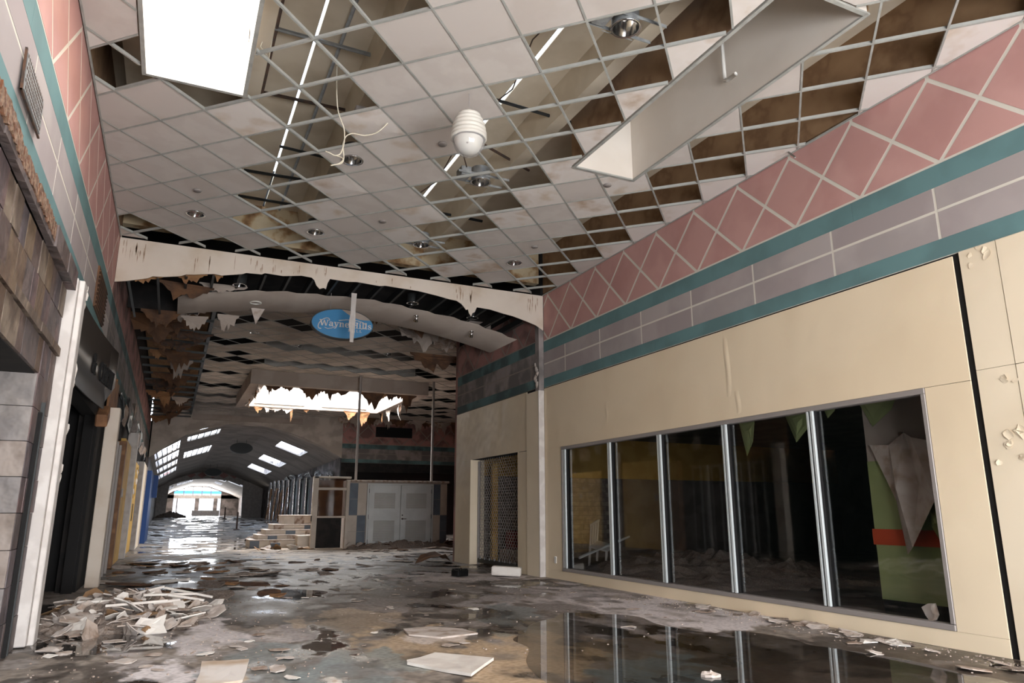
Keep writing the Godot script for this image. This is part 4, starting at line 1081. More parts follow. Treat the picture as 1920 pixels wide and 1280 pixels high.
func build_sign() -> void:
	var s := thing("hanging_sign", "oval blue hanging sign with white script lettering under the arch", "sign", Vector3(2.72, 4.74, -13.6))
	var face := Basis.IDENTITY.rotated(Vector3(0, 1, 0), -0.05)
	s.transform.basis = face
	var oval := PackedVector2Array()
	for i in 48: oval.append(Vector2(0.6 * cos(TAU * i / 48), 0.3 * sin(TAU * i / 48)))
	mi("case", pm(oval, 0.16, Transform3D(Basis.IDENTITY, Vector3(0, 0, -0.16))), M.steel_dark, s)
	var fc := PackedVector2Array()
	for i in 48: fc.append(Vector2(0.585 * cos(TAU * i / 48), 0.287 * sin(TAU * i / 48)))
	mi("blue_face", pm(fc, 0.006), M.blue_sign, s)
	var wedge := PackedVector2Array()
	for i in 17: wedge.append(Vector2(0.583 * cos(lerpf(0.42, 1.62, i / 16.0)), 0.285 * sin(lerpf(0.42, 1.62, i / 16.0))))
	for i in 9:
		var t := (i + 1) / 10.0
		wedge.append(Vector2(lerpf(-0.03, 0.53, t), lerpf(0.284, 0.118, t) - 0.07 * sin(PI * t)))
	mi("grey_corner", pm(wedge, 0.003, Transform3D(Basis.IDENTITY, Vector3(0, 0, 0.006))), M.gypsum, s)
	var f := SystemFont.new(); f.font_names = PackedStringArray(["Droid Serif"]); f.font_italic = true; f.font_weight = 700
	letters(s, "Wayne Hills", f, 0.165, Vector3(0.06, -0.01, 0.007), M.trim_white)
	letters(s, "M A L L", f, 0.07, Vector3(0.24, -0.12, 0.007), M.trim_white)
	var sw := S()
	var pts := []
	for i in 28:
		var t := i / 27.0
		var ang := lerpf(0.6, 4.9, t)
		pts.append(Vector3(-0.36 + 0.085 * cos(ang) + 0.06 * sin(ang) , -0.02 + 0.11 * sin(ang), 0.009))
	tube(sw, pts, 0.009, 5)
	tube(sw, [Vector3(-0.34, -0.1, 0.009), Vector3(-0.28, -0.12, 0.009), Vector3(-0.2, -0.1, 0.009), Vector3(-0.14, -0.06, 0.009)], 0.007, 5)
	tube(sw, [Vector3(-0.08, 0.06, 0.009), Vector3(0.08, 0.09, 0.009), Vector3(0.28, 0.09, 0.009), Vector3(0.4, 0.06, 0.009), Vector3(0.45, 0.01, 0.009), Vector3(0.43, -0.05, 0.009), Vector3(0.36, -0.07, 0.009)], 0.008, 5)
	mi("swash", fin(sw), M.trim_white, s)
	for x in [-0.24, 0.24]:
		mi("hanger_rod", tubem([Vector3(x, 0.27, -0.08), Vector3(x, 0.62, -0.08)], 0.008, 6), M.alu_dull, s)

func letters(parent: Node, text: String, f: Font, h: float, at: Vector3, m: Material) -> void:
	var tm := TextMesh.new()
	tm.text = text; tm.font = f
	tm.font_size = 64
	tm.pixel_size = h / 64.0
	tm.depth = 0.004
	mi("lettering", tm, m, parent, Transform3D(Basis.IDENTITY, at))

# ---------------------------------------------------------------- the court beyond the arch
const SKX0 := 2.5
const SKX1 := 7.75
const SKZ0 := -25.1
const SKZ1 := -30.4

func build_court() -> void:
	var roof := struct("ceiling_court_roof")
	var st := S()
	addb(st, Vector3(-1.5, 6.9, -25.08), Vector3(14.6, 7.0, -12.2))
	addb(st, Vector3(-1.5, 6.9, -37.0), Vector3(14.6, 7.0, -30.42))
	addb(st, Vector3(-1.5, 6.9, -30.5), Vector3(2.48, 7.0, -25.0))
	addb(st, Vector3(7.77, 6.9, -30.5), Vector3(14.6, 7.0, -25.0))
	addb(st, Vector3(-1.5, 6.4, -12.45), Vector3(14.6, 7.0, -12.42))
	mi("roof_slab", fin(st), M.black, roof)  # black colour stands in for the unlit void above the missing tiles
	var ew := struct("wall_court_side")
	mi("wall_body", bx(Vector3(14.3, 0, -37.0), Vector3(14.5, 6.9, -16.9)), M.pink_grime_shade, ew)
	var bw := struct("wall_court_back")
	mi("wall_body", bx(Vector3(7.62, 0, -36.75), Vector3(14.5, 6.9, -36.53)), M.near_black, bw)
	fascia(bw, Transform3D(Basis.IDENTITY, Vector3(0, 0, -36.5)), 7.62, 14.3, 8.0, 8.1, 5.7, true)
	mi("dark_panel", bx(Vector3(7.9, 0.0, -36.5), Vector3(14.2, 3.1, -36.44)), M.black_gloss, bw)
	mi("dark_panel", bx(Vector3(9.3, 4.9, -36.46), Vector3(11.2, 5.4, -36.3)), M.black, bw)
	# suspended tiles
	var ceil := struct("ceiling_court")
	var room := rect(0.5, -36.4, 14.2, -14.9)
	var well := rect(SKX0 - 0.35, SKZ1 - 0.3, SKX1 + 0.35, SKZ0 + 0.3)
	var h := 0.432
	var rest := S()
	var nparts := 0
	for j in range(-15, 37):
		for i in range(-3, 16):
			var c := Vector2(1.85 + 2 * h * i + (h if posmod(j, 2) else 0.0), -20.98 - h * j)
			var gap := posmod(j, 6) in [0, 5] and c.y < -15.5
			if gap and rng.randf() < 0.9: continue
			if not gap and rng.randf() < 0.02: continue
			var d := h - 0.012
			var poly := PackedVector2Array([c + Vector2(-d, 0), c + Vector2(0, -d), c + Vector2(d, 0), c + Vector2(0, d)])
			for q in Geometry2D.intersect_polygons(poly, room):
				for q1 in Geometry2D.clip_polygons(q, well):
					if q1.size() < 3: continue
					if nparts < 290 and c.x < 9.5:
						nparts += 1
						var local := PackedVector2Array()
						for v in q1: local.append(v - c)
						mi("tile", pm(local, 0.014, flat(0)), M.court_tile, ceil, Transform3D(Basis.IDENTITY, Vector3(c.x, YCC, c.y)))
					else:
						prism(rest, q1, 0.014, flat(YCC))
	mi("far_tiles", fin(rest), M.court_tile, ceil).set_meta("kind", "stuff")
	var bars := S()
	for fam in 2:
		for k in range(-30, 40):
			var a: Vector2; var b: Vector2
			if fam == 0:
				a = Vector2(1.85 + h + 2 * h * k - 30, -20.98 - 30); b = a + Vector2(60, 60)
			else:
				a = Vector2(1.85 + h + 2 * h * k - 30, -20.98 + 30); b = a + Vector2(60, -60)
			for s in Geometry2D.intersect_polyline_with_polygon(PackedVector2Array([a, b]), room):
				for s1 in Geometry2D.clip_polyline_with_polygon(s, well):
					if s1.size() < 2: continue
					var p0: Vector2 = s1[0]; var p1: Vector2 = s1[s1.size() - 1]
					var dir := (p1 - p0).normalized(); var mid := (p0 + p1) / 2
					box(bars, Vector3(mid.x, YCC - 0.005, mid.y), Vector3(p0.distance_to(p1), 0.01, 0.024), Basis(Vector3(dir.x, 0, dir.y), Vector3.UP, Vector3(-dir.y, 0, dir.x)))
	mi("grid_bars", fin(bars), M.court_grid, ceil).set_meta("kind", "stuff")
	for d in [[2.9, -20.6], [5.5, -20.6], [7.6, -20.9], [1.6, -19.4], [4.0, -17.2], [6.3, -16.6]]:
		downlight(Vector3(d[0], YCC - 0.01, d[1]), 0.1, "round downlight in the far court ceiling", "downlights in the court ceiling")
	# dropped surround of the broken skylight
	var sk := thing("court_skylight", "large broken court skylight in a dropped plaster surround with torn edges", "skylight", Vector3(5.12, 5.3, -27.75))
	var c0 := sk.position
	var o := 0.42
	for s in [[Vector3(SKX0 - o, 5.3, SKZ0 + 0.3), Vector3(SKX1 + o, YCC, SKZ0 + 0.34)], [Vector3(SKX0 - o, 5.3, SKZ1 - 0.34), Vector3(SKX1 + o, YCC, SKZ1 - 0.3)], [Vector3(SKX0 - o - 0.04, 5.3, SKZ1 - 0.34), Vector3(SKX0 - o, YCC, SKZ0 + 0.34)], [Vector3(SKX1 + o, 5.3, SKZ1 - 0.34), Vector3(SKX1 + o + 0.04, YCC, SKZ0 + 0.34)]]:
		mi("surround_board", bx(s[0] - c0, s[1] - c0), M.gypsum, sk)
	for s in [[Vector3(SKX0, 5.34, SKZ0), Vector3(SKX1, 6.95, SKZ0 + 0.04)], [Vector3(SKX0, 5.34, SKZ1 - 0.04), Vector3(SKX1, 6.95, SKZ1)], [Vector3(SKX0 - 0.04, 5.34, SKZ1), Vector3(SKX0, 6.95, SKZ0)], [Vector3(SKX1, 5.34, SKZ1), Vector3(SKX1 + 0.04, 6.95, SKZ0)]]:
		mi("shaft_panel", bx(s[0] - c0, s[1] - c0), M.well, sk)
	for s in [[Vector3(SKX0 - o, 5.3, SKZ0), Vector3(SKX1 + o, 5.335, SKZ0 + 0.3)], [Vector3(SKX0 - o, 5.3, SKZ1 - 0.3), Vector3(SKX1 + o, 5.335, SKZ1)], [Vector3(SKX0 - o, 5.3, SKZ1), Vector3(SKX0, 5.335, SKZ0)], [Vector3(SKX1, 5.3, SKZ1), Vector3(SKX1 + o, 5.335, SKZ0)]]:
		mi("ledge_board", bx(s[0] - c0, s[1] - c0), M.gypsum, sk)
	for k in 3:
		mi("glazing_bar", bx(Vector3(SKX0 + 1.3 * (k + 1), 6.8, SKZ1) - c0, Vector3(SKX0 + 1.3 * (k + 1) + 0.05, 6.9, SKZ0) - c0), M.alu_dull, sk)
	mi("light_shelf", bx(Vector3(SKX0 + 0.2, 5.42, SKZ1 + 0.005) - c0, Vector3(SKX0 + 2.2, 5.46, SKZ1 + 0.1) - c0), M.alu_dull, sk)
	mi("light_shelf", bx(Vector3(SKX0 + 2.9, 5.42, SKZ1 + 0.005) - c0, Vector3(SKX0 + 4.8, 5.46, SKZ1 + 0.1) - c0), M.alu_dull, sk)
	# rags of board and lining that hang round the opening
	var kinds := ["paper_dark", "paper_dark", "paper", "plaster", "plaster_white", "plaster"]
	for k in 34:
		var side := k % 4
		var t := rng.randf()
		var w := rng.randf_range(0.25, 0.75); var hh := rng.randf_range(0.15, 0.6)
		var at := Vector3.ZERO
		var turn := 0.0
		var kd: String = kinds[rng.randi_range(0, 5)]
		if side == 0:
			at = Vector3(lerpf(SKX0, SKX1, t), 5.345, SKZ0 + 0.0); kd = kinds[rng.randi_range(0, 2)]
		elif side == 1:
			at = Vector3(lerpf(SKX0 - 0.3, SKX1 + 0.3, t), 5.34, SKZ1 - 0.1); hh *= 0.6; kd = kinds[rng.randi_range(2, 5)]
		elif side == 2:
			at = Vector3(SKX0 - 0.15, 5.33, lerpf(SKZ0, SKZ1, t)); turn = PI / 2 + rng.randf_range(-0.5, 0.5); kd = kinds[rng.randi_range(2, 5)]
		else:
			at = Vector3(SKX1 + 0.15, 5.33, lerpf(SKZ0, SKZ1, t)); turn = PI / 2 + rng.randf_range(-0.5, 0.5); hh *= 1.3
		single("torn_rag", "torn rag of board or lining hanging from the court skylight", "scrap", sheet(hanging(w, hh, 8, 0.6), 0.006, Vector2(0.2, 0.6), 0.06, 900 + k), M[kd], Transform3D(Basis.IDENTITY.rotated(Vector3(0, 1, 0), turn + rng.randf_range(-0.2, 0.2)), at), "rags round the court skylight")
	for s in [[2.85, 0.5, 0.3], [3.95, 0.45, 0.42], [4.45, 0.35, 0.2], [5.0, 0.8, 0.28], [6.15, 0.95, 0.7], [6.95, 0.5, 0.4], [7.55, 0.6, 0.8]]:
		single("torn_rag", "dark pointed rag of lining against the bright court skylight", "scrap", sheet(hanging(s[1], s[2], 6, 0.5), 0.006, Vector2(0.2, 0.4), 0.06, int(s[0] * 50)), M.paper_dark, Transform3D(Basis.IDENTITY, Vector3(s[0], 5.345, SKZ0 + 0.02)), "dark rags on the near edge of the court skylight")
	for s in [[6.6, 0.55, 0.45, -30.44], [7.2, 0.5, 0.75, -30.42], [4.2, 0.12, 0.75, -30.5], [2.9, 0.4, 0.35, -30.45]]:
		single("torn_rag", "sunlit tan rag of lining on the far edge of the court skylight", "scrap", sheet(hanging(s[1], s[2], 6, 0.4), 0.008, Vector2(0.3, 0.4), 0.08, int(s[0] * 51)), M.paper, Transform3D(Basis.IDENTITY, Vector3(s[0], 5.33, s[3])), "tan rags on the far edge of the court skylight")
	# the ripped left margin of the court ceiling: bare framing and hanging lining
	var fr := thing("soffit_framing", "bare dark soffit framing left of the court ceiling tiles", "framing", Vector3(-0.3, 5.0, -25.0))
	var cf := fr.position
	mi("edge_track", bx(Vector3(0.46, 5.55, -36.4) - cf, Vector3(0.54, YCC + 0.05, -14.9) - cf), M.steel_dark, fr)
	mi("edge_track", bx(Vector3(-0.35, 5.3, -36.4) - cf, Vector3(-0.3, 5.36, -14.9) - cf), M.steel_dark, fr)
	for k in 17:
		mi("cross_stud", bx(Vector3(-1.1, 5.28, -15.6 - 1.22 * k) - cf, Vector3(0.5, 5.34, -15.55 - 1.22 * k) - cf), M.steel_dark, fr)
	mi("void_lining", bx(Vector3(-1.1, 6.2, -36.4) - cf, Vector3(0.5, 6.25, -14.95) - cf), M.kraft, fr)
	for k in 22:
		var zz := -15.575 - 1.22 * (k % 17)
		var kd2: String = ["paper_dark", "paper_dark", "steel_rust", "paper_dark", "paper", "gypsum"][k % 6]
		single("torn_lining", "torn lining sheet hanging from the bare soffit framing", "scrap", sheet(hanging(rng.randf_range(0.5, 1.3), rng.randf_range(0.25, 0.75), 9, 0.6), 0.006, Vector2(0.15, 0.5), 0.08, 1200 + k), M[kd2], Transform3D(Basis.IDENTITY.rotated(Vector3(0, 1, 0), rng.randf_range(-0.3, 0.3)), Vector3(rng.randf_range(-0.75, 0.1), 5.3, zz)), "linings under the soffit framing")
	# wreckage of ceiling lining by the right wall behind the arch
	var wr := [[4.6, 5.776, -15.6, 1.7, 0.75, "paper_dark"], [5.6, 5.776, -15.9, 0.9, 0.5, "paper"], [5.2, 5.776, -16.6, 1.4, 0.9, "gypsum"], [6.3, 5.776, -17.2, 1.2, 0.8, "plaster_b"], [6.0, 5.2, -17.6, 1.5, 0.55, "paper_dark"], [7.3, 5.776, -18.2, 1.1, 0.7, "gypsum"], [3.9, 5.776, -16.0, 1.1, 0.5, "paper_dark"], [2.2, 5.776, -15.6, 1.8, 0.35, "plaster"], [1.2, 5.776, -15.5, 1.2, 0.3, "gypsum"]]
	for s in wr:
		single("torn_lining", "sagging sheet of torn ceiling lining behind the arched beam", "scrap", sheet(hanging(s[3], s[4], 10, 0.5), 0.008, Vector2(0.1, 0.6), 0.15, int(s[0] * 77)), M[s[5]], Transform3D(Basis.IDENTITY.rotated(Vector3(0, 1, 0), rng.randf_range(-0.15, 0.15)), Vector3(s[0], s[1], s[2])), "torn linings behind the arch")
	# ragged plaster edge above the court's back wall
	for k in 12:
		single("torn_rag", "ragged strip of plaster hanging along the top of the court's back wall", "scrap", sheet(hanging(rng.randf_range(0.5, 1.1), rng.randf_range(0.3, 0.9), 8, 0.7), 0.008, Vector2(0.1, 0.3), 0.05, 1500 + k), M[["plaster_b", "gypsum", "paper_dark"][k % 3]], Transform3D(Basis.IDENTITY, Vector3(7.7 + 0.52 * k, YCC - 0.02, -35.6 - 0.4 * rng.randf())), "rags above the back wall")
	# far arch into the corridor
	var ar := struct("trim_2")
	var poly2 := PackedVector2Array([Vector2(-1.1, 3.5), Vector2(-0.62, 3.85), Vector2(-0.01, 4.36), Vector2(0.5, 4.7), Vector2(1.07, 4.95), Vector2(1.6, 5.1), Vector2(2.22, 5.2), Vector2(3.0, 5.26), Vector2(3.42, 5.24), Vector2(4.2, 5.12), Vector2(4.94, 4.95), Vector2(5.7, 4.7), Vector2(6.52, 4.36), Vector2(7.1, 4.05), Vector2(7.62, 3.78), Vector2(7.62, 6.9), Vector2(-1.1, 6.9)])
	mi("arch_face", pm(poly2, 0.25, Transform3D(Basis.IDENTITY, Vector3(0, 0, -36.75))), M.court_tile, ar)
	mi("arch_band", bx(Vector3(0.6, 5.36, -36.5), Vector3(5.6, 5.62, -36.4)), M.gypsum, ar)

# ---------------------------------------------------------------- corridor
func rise(z: float) -> float:
	return clampf((-z - 36.75) / 28.0, 0, 1) * 0.62

func droop(z: float) -> float:   # the vault runs slightly lower towards the far end
	return -0.02 * maxf(-z - 36.75, 0.0)

func build_corridor() -> void:
	var floor3 := struct("floor_corridor")
	var fs := SM()
	var nz := 240
	for k in nz:
		var za := lerpf(-36.75, -97.0, float(k) / nz); var zb := lerpf(-36.75, -97.0, float(k + 1) / nz)
		for v in [[-1.2, za, 0.0, k], [7.8, za, 1.0, k], [7.8, zb, 1.0, k + 1], [-1.2, za, 0.0, k], [7.8, zb, 1.0, k + 1], [-1.2, zb, 0.0, k + 1]]:
			fs.set_uv(Vector2(v[2], float(v[3]) / nz))
			fs.add_vertex(Vector3(v[0], rise(v[1]) + 0.012 * sin(v[1] * 5.1 + v[0]) + 0.01 * sin(v[1] * 2.3), v[1]))
	mi("floor_slab", fin(fs), floor_material(-1.2, -36.75, 7.8, -97.0, 300, 1500, 0.25), floor3)
	mi("floor_base", bx(Vector3(-1.3, -0.4, -97.0), Vector3(7.9, -0.05, -36.75)), M.near_black, floor3)
	var sec := [Vector2(-1.05, 3.75), Vector2(0.3, 4.6), Vector2(2.1, 5.2), Vector2(4.1, 5.2), Vector2(5.0, 4.9), Vector2(6.6, 4.3), Vector2(7.65, 3.8)]
	var ceil := struct("ceiling_corridor")
	# sloped ceiling panels; the bright quads are open roof lights
	var opens := {4: [[-42.5, -39.9], [-51.0, -47.8], [-58.5, -55.0], [-78.0, -75.0]], 0: [[-42.0, -38.2], [-47.0, -43.0], [-52.5, -49.0], [-59.0, -55.0], [-78.0, -74.0], [-85.0, -80.0]], 1: [[-40.0, -38.0], [-50.0, -46.0], [-77.0, -74.8], [-84.0, -80.0]], 3: [[-80.0, -77.0], [-86.0, -83.0]]}
	for s in 6:
		var cuts := [-36.75, -97.0]
		for o in opens.get(s, []): cuts += o
		for z in [-48.0, -60.0, -70.0]: cuts.append(z)
		cuts.sort()
		cuts.reverse()
		for k in cuts.size() - 1:
			var a: float = cuts[k]; var b: float = cuts[k + 1]
			if a - b < 0.05: continue
			var mid := (a + b) / 2
			var open := false
			for o in opens.get(s, []):
				if mid > minf(o[0], o[1]) and mid < maxf(o[0], o[1]): open = true
			var p: Vector2 = sec[s]; var q: Vector2 = sec[s + 1]
			if open:
				# margin strips round the roof light, and bars across it on the left side
				var lo := p.lerp(q, 0.12); var hi := p.lerp(q, 0.92)
				if s == 4: lo = p.lerp(q, 0.06); hi = p.lerp(q, 0.94)
				ceil_panel(ceil, p, lo, a, b); ceil_panel(ceil, hi, q, a, b)
				if s < 2:
					for e in 5:
						var t := lo.lerp(hi, (e + 0.5) / 5.0)
						mi("roof_bar", bx(Vector3(t.x - 0.02, t.y + droop(mid) - 0.03, b), Vector3(t.x + 0.02, t.y + droop(mid) + 0.03, a)), M.steel_dark, ceil)
			else:
				ceil_panel(ceil, p, q, a, b)
	# walls
	var wl := struct("wall_corridor_left")
	mi("wall_body", bx(Vector3(-1.3, -0.2, -97.0), Vector3(-1.05, 5.2, -36.5)), M.mauve_grime_shade, wl)
	var wr := struct("wall_corridor_right")
	mi("upper_band", bx(Vector3(7.62, 2.9, -66.0), Vector3(7.9, 5.0, -36.75)), M.mauve_grime_shade, wr)
	mi("upper_band", bx(Vector3(7.62, 0.3, -97.0), Vector3(7.9, 5.4, -66.0)), M.mauve_grime_shade, wr)
	mi("shop_back", bx(Vector3(8.4, -0.2, -66.0), Vector3(8.6, 5.2, -36.75)), M.black, wr)
	mi("shop_lid", bx(Vector3(7.7, 3.0, -66.0), Vector3(8.5, 3.1, -36.75)), M.black, wr)
	for k in 11:
		var z := -38.2 - 2.4 * k
		var y := rise(z)
		single("steel_column", "polished steel column of the dark shopfronts in the far corridor", "column", lathe([Vector2(0.17, 0.0), Vector2(0.17, 2.95)], 16), M.chrome, Transform3D(Basis.IDENTITY, Vector3(7.42, y, z)), "steel shopfront columns")
		var sf := thing("shopfront", "dark glazed shopfront bay between polished columns in the far corridor", "shopfront", Vector3(7.57, y, z - 1.2), "shopfront bays")
		mi("pane", bx(Vector3(0.0, 0.0, -1.0), Vector3(0.03, 2.9, 1.0)), M.black_gloss, sf)
		for j in 4:
			mi("mullion", bx(Vector3(-0.04, 0.0, -0.95 + 0.62 * j), Vector3(0.0, 2.9, -0.9 + 0.62 * j)), M.alu, sf)
	# torn awning strips over the shopfronts
	for k in 6:
		single("torn_awning", "torn dark awning sheet curling over the far shopfronts", "awning", sheet(ragged(2.2, 0.5, 9, 0.4), 0.01, Vector2(0.05, 0.8), 0.1, 1700 + k), M.galv, Transform3D(Basis(Vector3(0, 0, 1), Vector3(0, 1, 0), Vector3(-1, 0, 0)).rotated(Vector3(0, 0, 1), 0.5), Vector3(7.5, 3.1 + rise(-39.0 - 3.2 * k), -38.6 - 3.2 * k)), "torn awnings in the corridor")
	# pink arch across the corridor
	var a3 := struct("trim_3")
	var arc := PackedVector2Array([Vector2(-1.05, 0.6), Vector2(-0.25, 0.6), Vector2(-0.15, 3.3), Vector2(0.8, 3.68), Vector2(1.84, 3.9), Vector2(3.0, 3.97), Vector2(4.63, 3.83), Vector2(5.87, 3.45), Vector2(5.95, 0.6), Vector2(7.65, 0.6), Vector2(7.65, 5.9), Vector2(-1.05, 5.9)])
	mi("arch_face", pm(arc, 0.3, Transform3D(Basis.IDENTITY, Vector3(0, 0, -70.3))), M.trim_white, a3)
	for k in 9:
		var cx := -0.3 + 0.9 * k
		mi("pink_lozenge", pm(PackedVector2Array([Vector2(cx, 4.0), Vector2(cx + 0.4, 4.27), Vector2(cx, 4.54), Vector2(cx - 0.4, 4.27)]), 0.02, Transform3D(Basis.IDENTITY, Vector3(0, 0, -70.0))), M.pink2, a3)
	for s in [[2.85, -61.0, 4.1], [3.35, -43.0, 4.6]]:
		var os := thing("oval_sign", "dark unlit oval sign hanging deep in the corridor", "sign", Vector3(s[0], s[2], s[1]), "dark oval signs in the corridor")
		var ov := PackedVector2Array()
		for i in 28: ov.append(Vector2(0.6 * cos(TAU * i / 28), 0.3 * sin(TAU * i / 28)))
		mi("case", pm(ov, 0.2), M.steel_dark, os)
		mi("hanger_rod", tubem([Vector3(-0.25, 0.25, 0.1), Vector3(-0.25, 0.75, 0.1)], 0.01, 5), M.steel_dark, os)
		mi("hanger_rod", tubem([Vector3(0.25, 0.25, 0.1), Vector3(0.25, 0.75, 0.1)], 0.01, 5), M.steel_dark, os)
	# bright entrance at the end
	var e := struct("wall_far_end")
	var f0 := 0.45
	mi("header_beam", bx(Vector3(-1.0, 2.62, -95.3), Vector3(7.6, 3.0, -95.0)), M.trim_white, e)
	mi("side_pier", bx(Vector3(-1.3, 0, -95.3), Vector3(0.4, 6.0, -95.0)), M.mauve_grime_shade, e)
	mi("side_pier", bx(Vector3(5.6, 0, -95.3), Vector3(7.9, 6.0, -95.0)), M.mauve_grime_shade, e)
	mi("top_wall", bx(Vector3(-1.3, 4.0, -95.3), Vector3(7.9, 6.5, -95.0)), M.mauve_grime_shade, e)
	for k in 4:
		mi("mullion", bx(Vector3(1.4 + 1.0 * k, 3.0, -95.2), Vector3(1.48 + 1.0 * k, 4.0, -95.1)), M.alu_dull, e)
	for x in [0.75, 2.75, 4.8]:
		mi("pier", bx(Vector3(x, f0, -95.2), Vector3(x + (0.12 if x < 1 else 0.45), 2.62, -95.0)), M.mauve_grime_shade, e)
	for k in 3:
		single("planter_box", "low white planter box in front of the far entrance", "planter", cbox(Vector3(0, 0.3, 0), Vector3(1.0, 0.6, 0.8), 0.02), M.trim_white, Transform3D(Basis.IDENTITY, Vector3(2.9 + 0.95 * k, rise(-90.0), -91.0 - 0.6 * (k % 2))), "planter boxes at the far entrance")
	var out := struct("ground_outside")
	mi("paving", bx(Vector3(-40, 0.2, -190.0), Vector3(50, 0.5, -97.0)), M.gypsum, out)
	var db := thing("distant_building", "white building with a blue band seen through the far entrance", "building", Vector3(5, 0.5, -165.0))
	mi("wall", bx(Vector3(-30, 0, -8), Vector3(35, 4.0, 5)), M.trim_white, db)
	mi("blue_band", bx(Vector3(-30, 4.0, -8), Vector3(35, 4.6, 5)), M.blue_sign, db)
	# things standing in the corridor
	for p in [[3.55, -44.0, 0.95], [4.05, -62.0, 0.9]]:
		var bo := thing("barrier_post", "dark barrier post standing in the flooded corridor", "post", Vector3(p[0], rise(p[1]), p[1]), "barrier posts in the corridor")
		mi("shaft", lathe([Vector2(0.05, 0.04), Vector2(0.05, p[2]), Vector2(0.0, p[2] + 0.02)], 12), M.steel_rust, bo)
		mi("foot", lathe([Vector2(0.0, 0.06), Vector2(0.1, 0.05), Vector2(0.17, 0.02), Vector2(0.18, 0.0)], 16), M.steel_rust, bo)
	for k in 9:
		single("leaning_board", "wooden board leaning against the far right wall of the corridor", "board", cbox(Vector3(0, 1.2, 0), Vector3(0.05, rng.randf_range(1.8, 2.6), 0.12), 0.004), M.wood if k % 3 else M.paper_dark, Transform3D(Basis.IDENTITY.rotated(Vector3(0, 0, 1), -0.18 + 0.05 * (k % 4)).rotated(Vector3(0, 1, 0), 0.2 * (k % 3)), Vector3(7.05 - 0.05 * (k % 3), rise(-52.0 - k) - 0.05, -51.0 - 1.2 * k)), "boards against the corridor wall")
	heap("rubble_heap", "low dark heap of debris along the left side of the far corridor", Vector3(0.2, rise(-66.0), -68.0), Vector2(1.2, 1.8), 0.6, 5, M.rubble)
	heap("rubble_heap", "brown heap of rubble beside the stepped planter", Vector3(4.6, 0.0, -31.5), Vector2(1.7, 3.0), 0.75, 6, M.rubble)

func ceil_panel(parent: Node, p: Vector2, q: Vector2, a: float, b: float) -> void:
	var st := S()
	var ra := droop(a); var rb := droop(b)
	var A := Vector3(p.x, p.y + ra, a); var B := Vector3(q.x, q.y + ra, a); var Cc := Vector3(q.x, q.y + rb, b); var D := Vector3(p.x, p.y + rb, b)
	var u := Vector3(0, 0.08, 0)
	quad(st, A, B, Cc, D); quad(st, A + u, D + u, Cc + u, B + u)
	quad(st, A, A + u, B + u, B); quad(st, D, Cc, Cc + u, D + u); quad(st, A, D, D + u, A + u); quad(st, B, B + u, Cc + u, Cc)
	mi("ceiling_panel", fin(st), M.court_tile, parent)

# ---------------------------------------------------------------- kiosk, display frame, steps
func tiles_on(parent: Node, xf: Transform3D, u0: float, u1: float, v0: float, v1: float, nu: int, nv: int, pick: Callable) -> void:
	for i in nu:
		for j in nv:
			var a := lerpf(u0, u1, float(i) / nu) + 0.004; var b := lerpf(u0, u1, float(i + 1) / nu) - 0.004
			var c := lerpf(v0, v1, float(j) / nv) + 0.004; var d := lerpf(v0, v1, float(j + 1) / nv) - 0.004
			mi("tile", pm(rect(a, c, b, d), 0.012, xf), pick.call(i, j), parent)

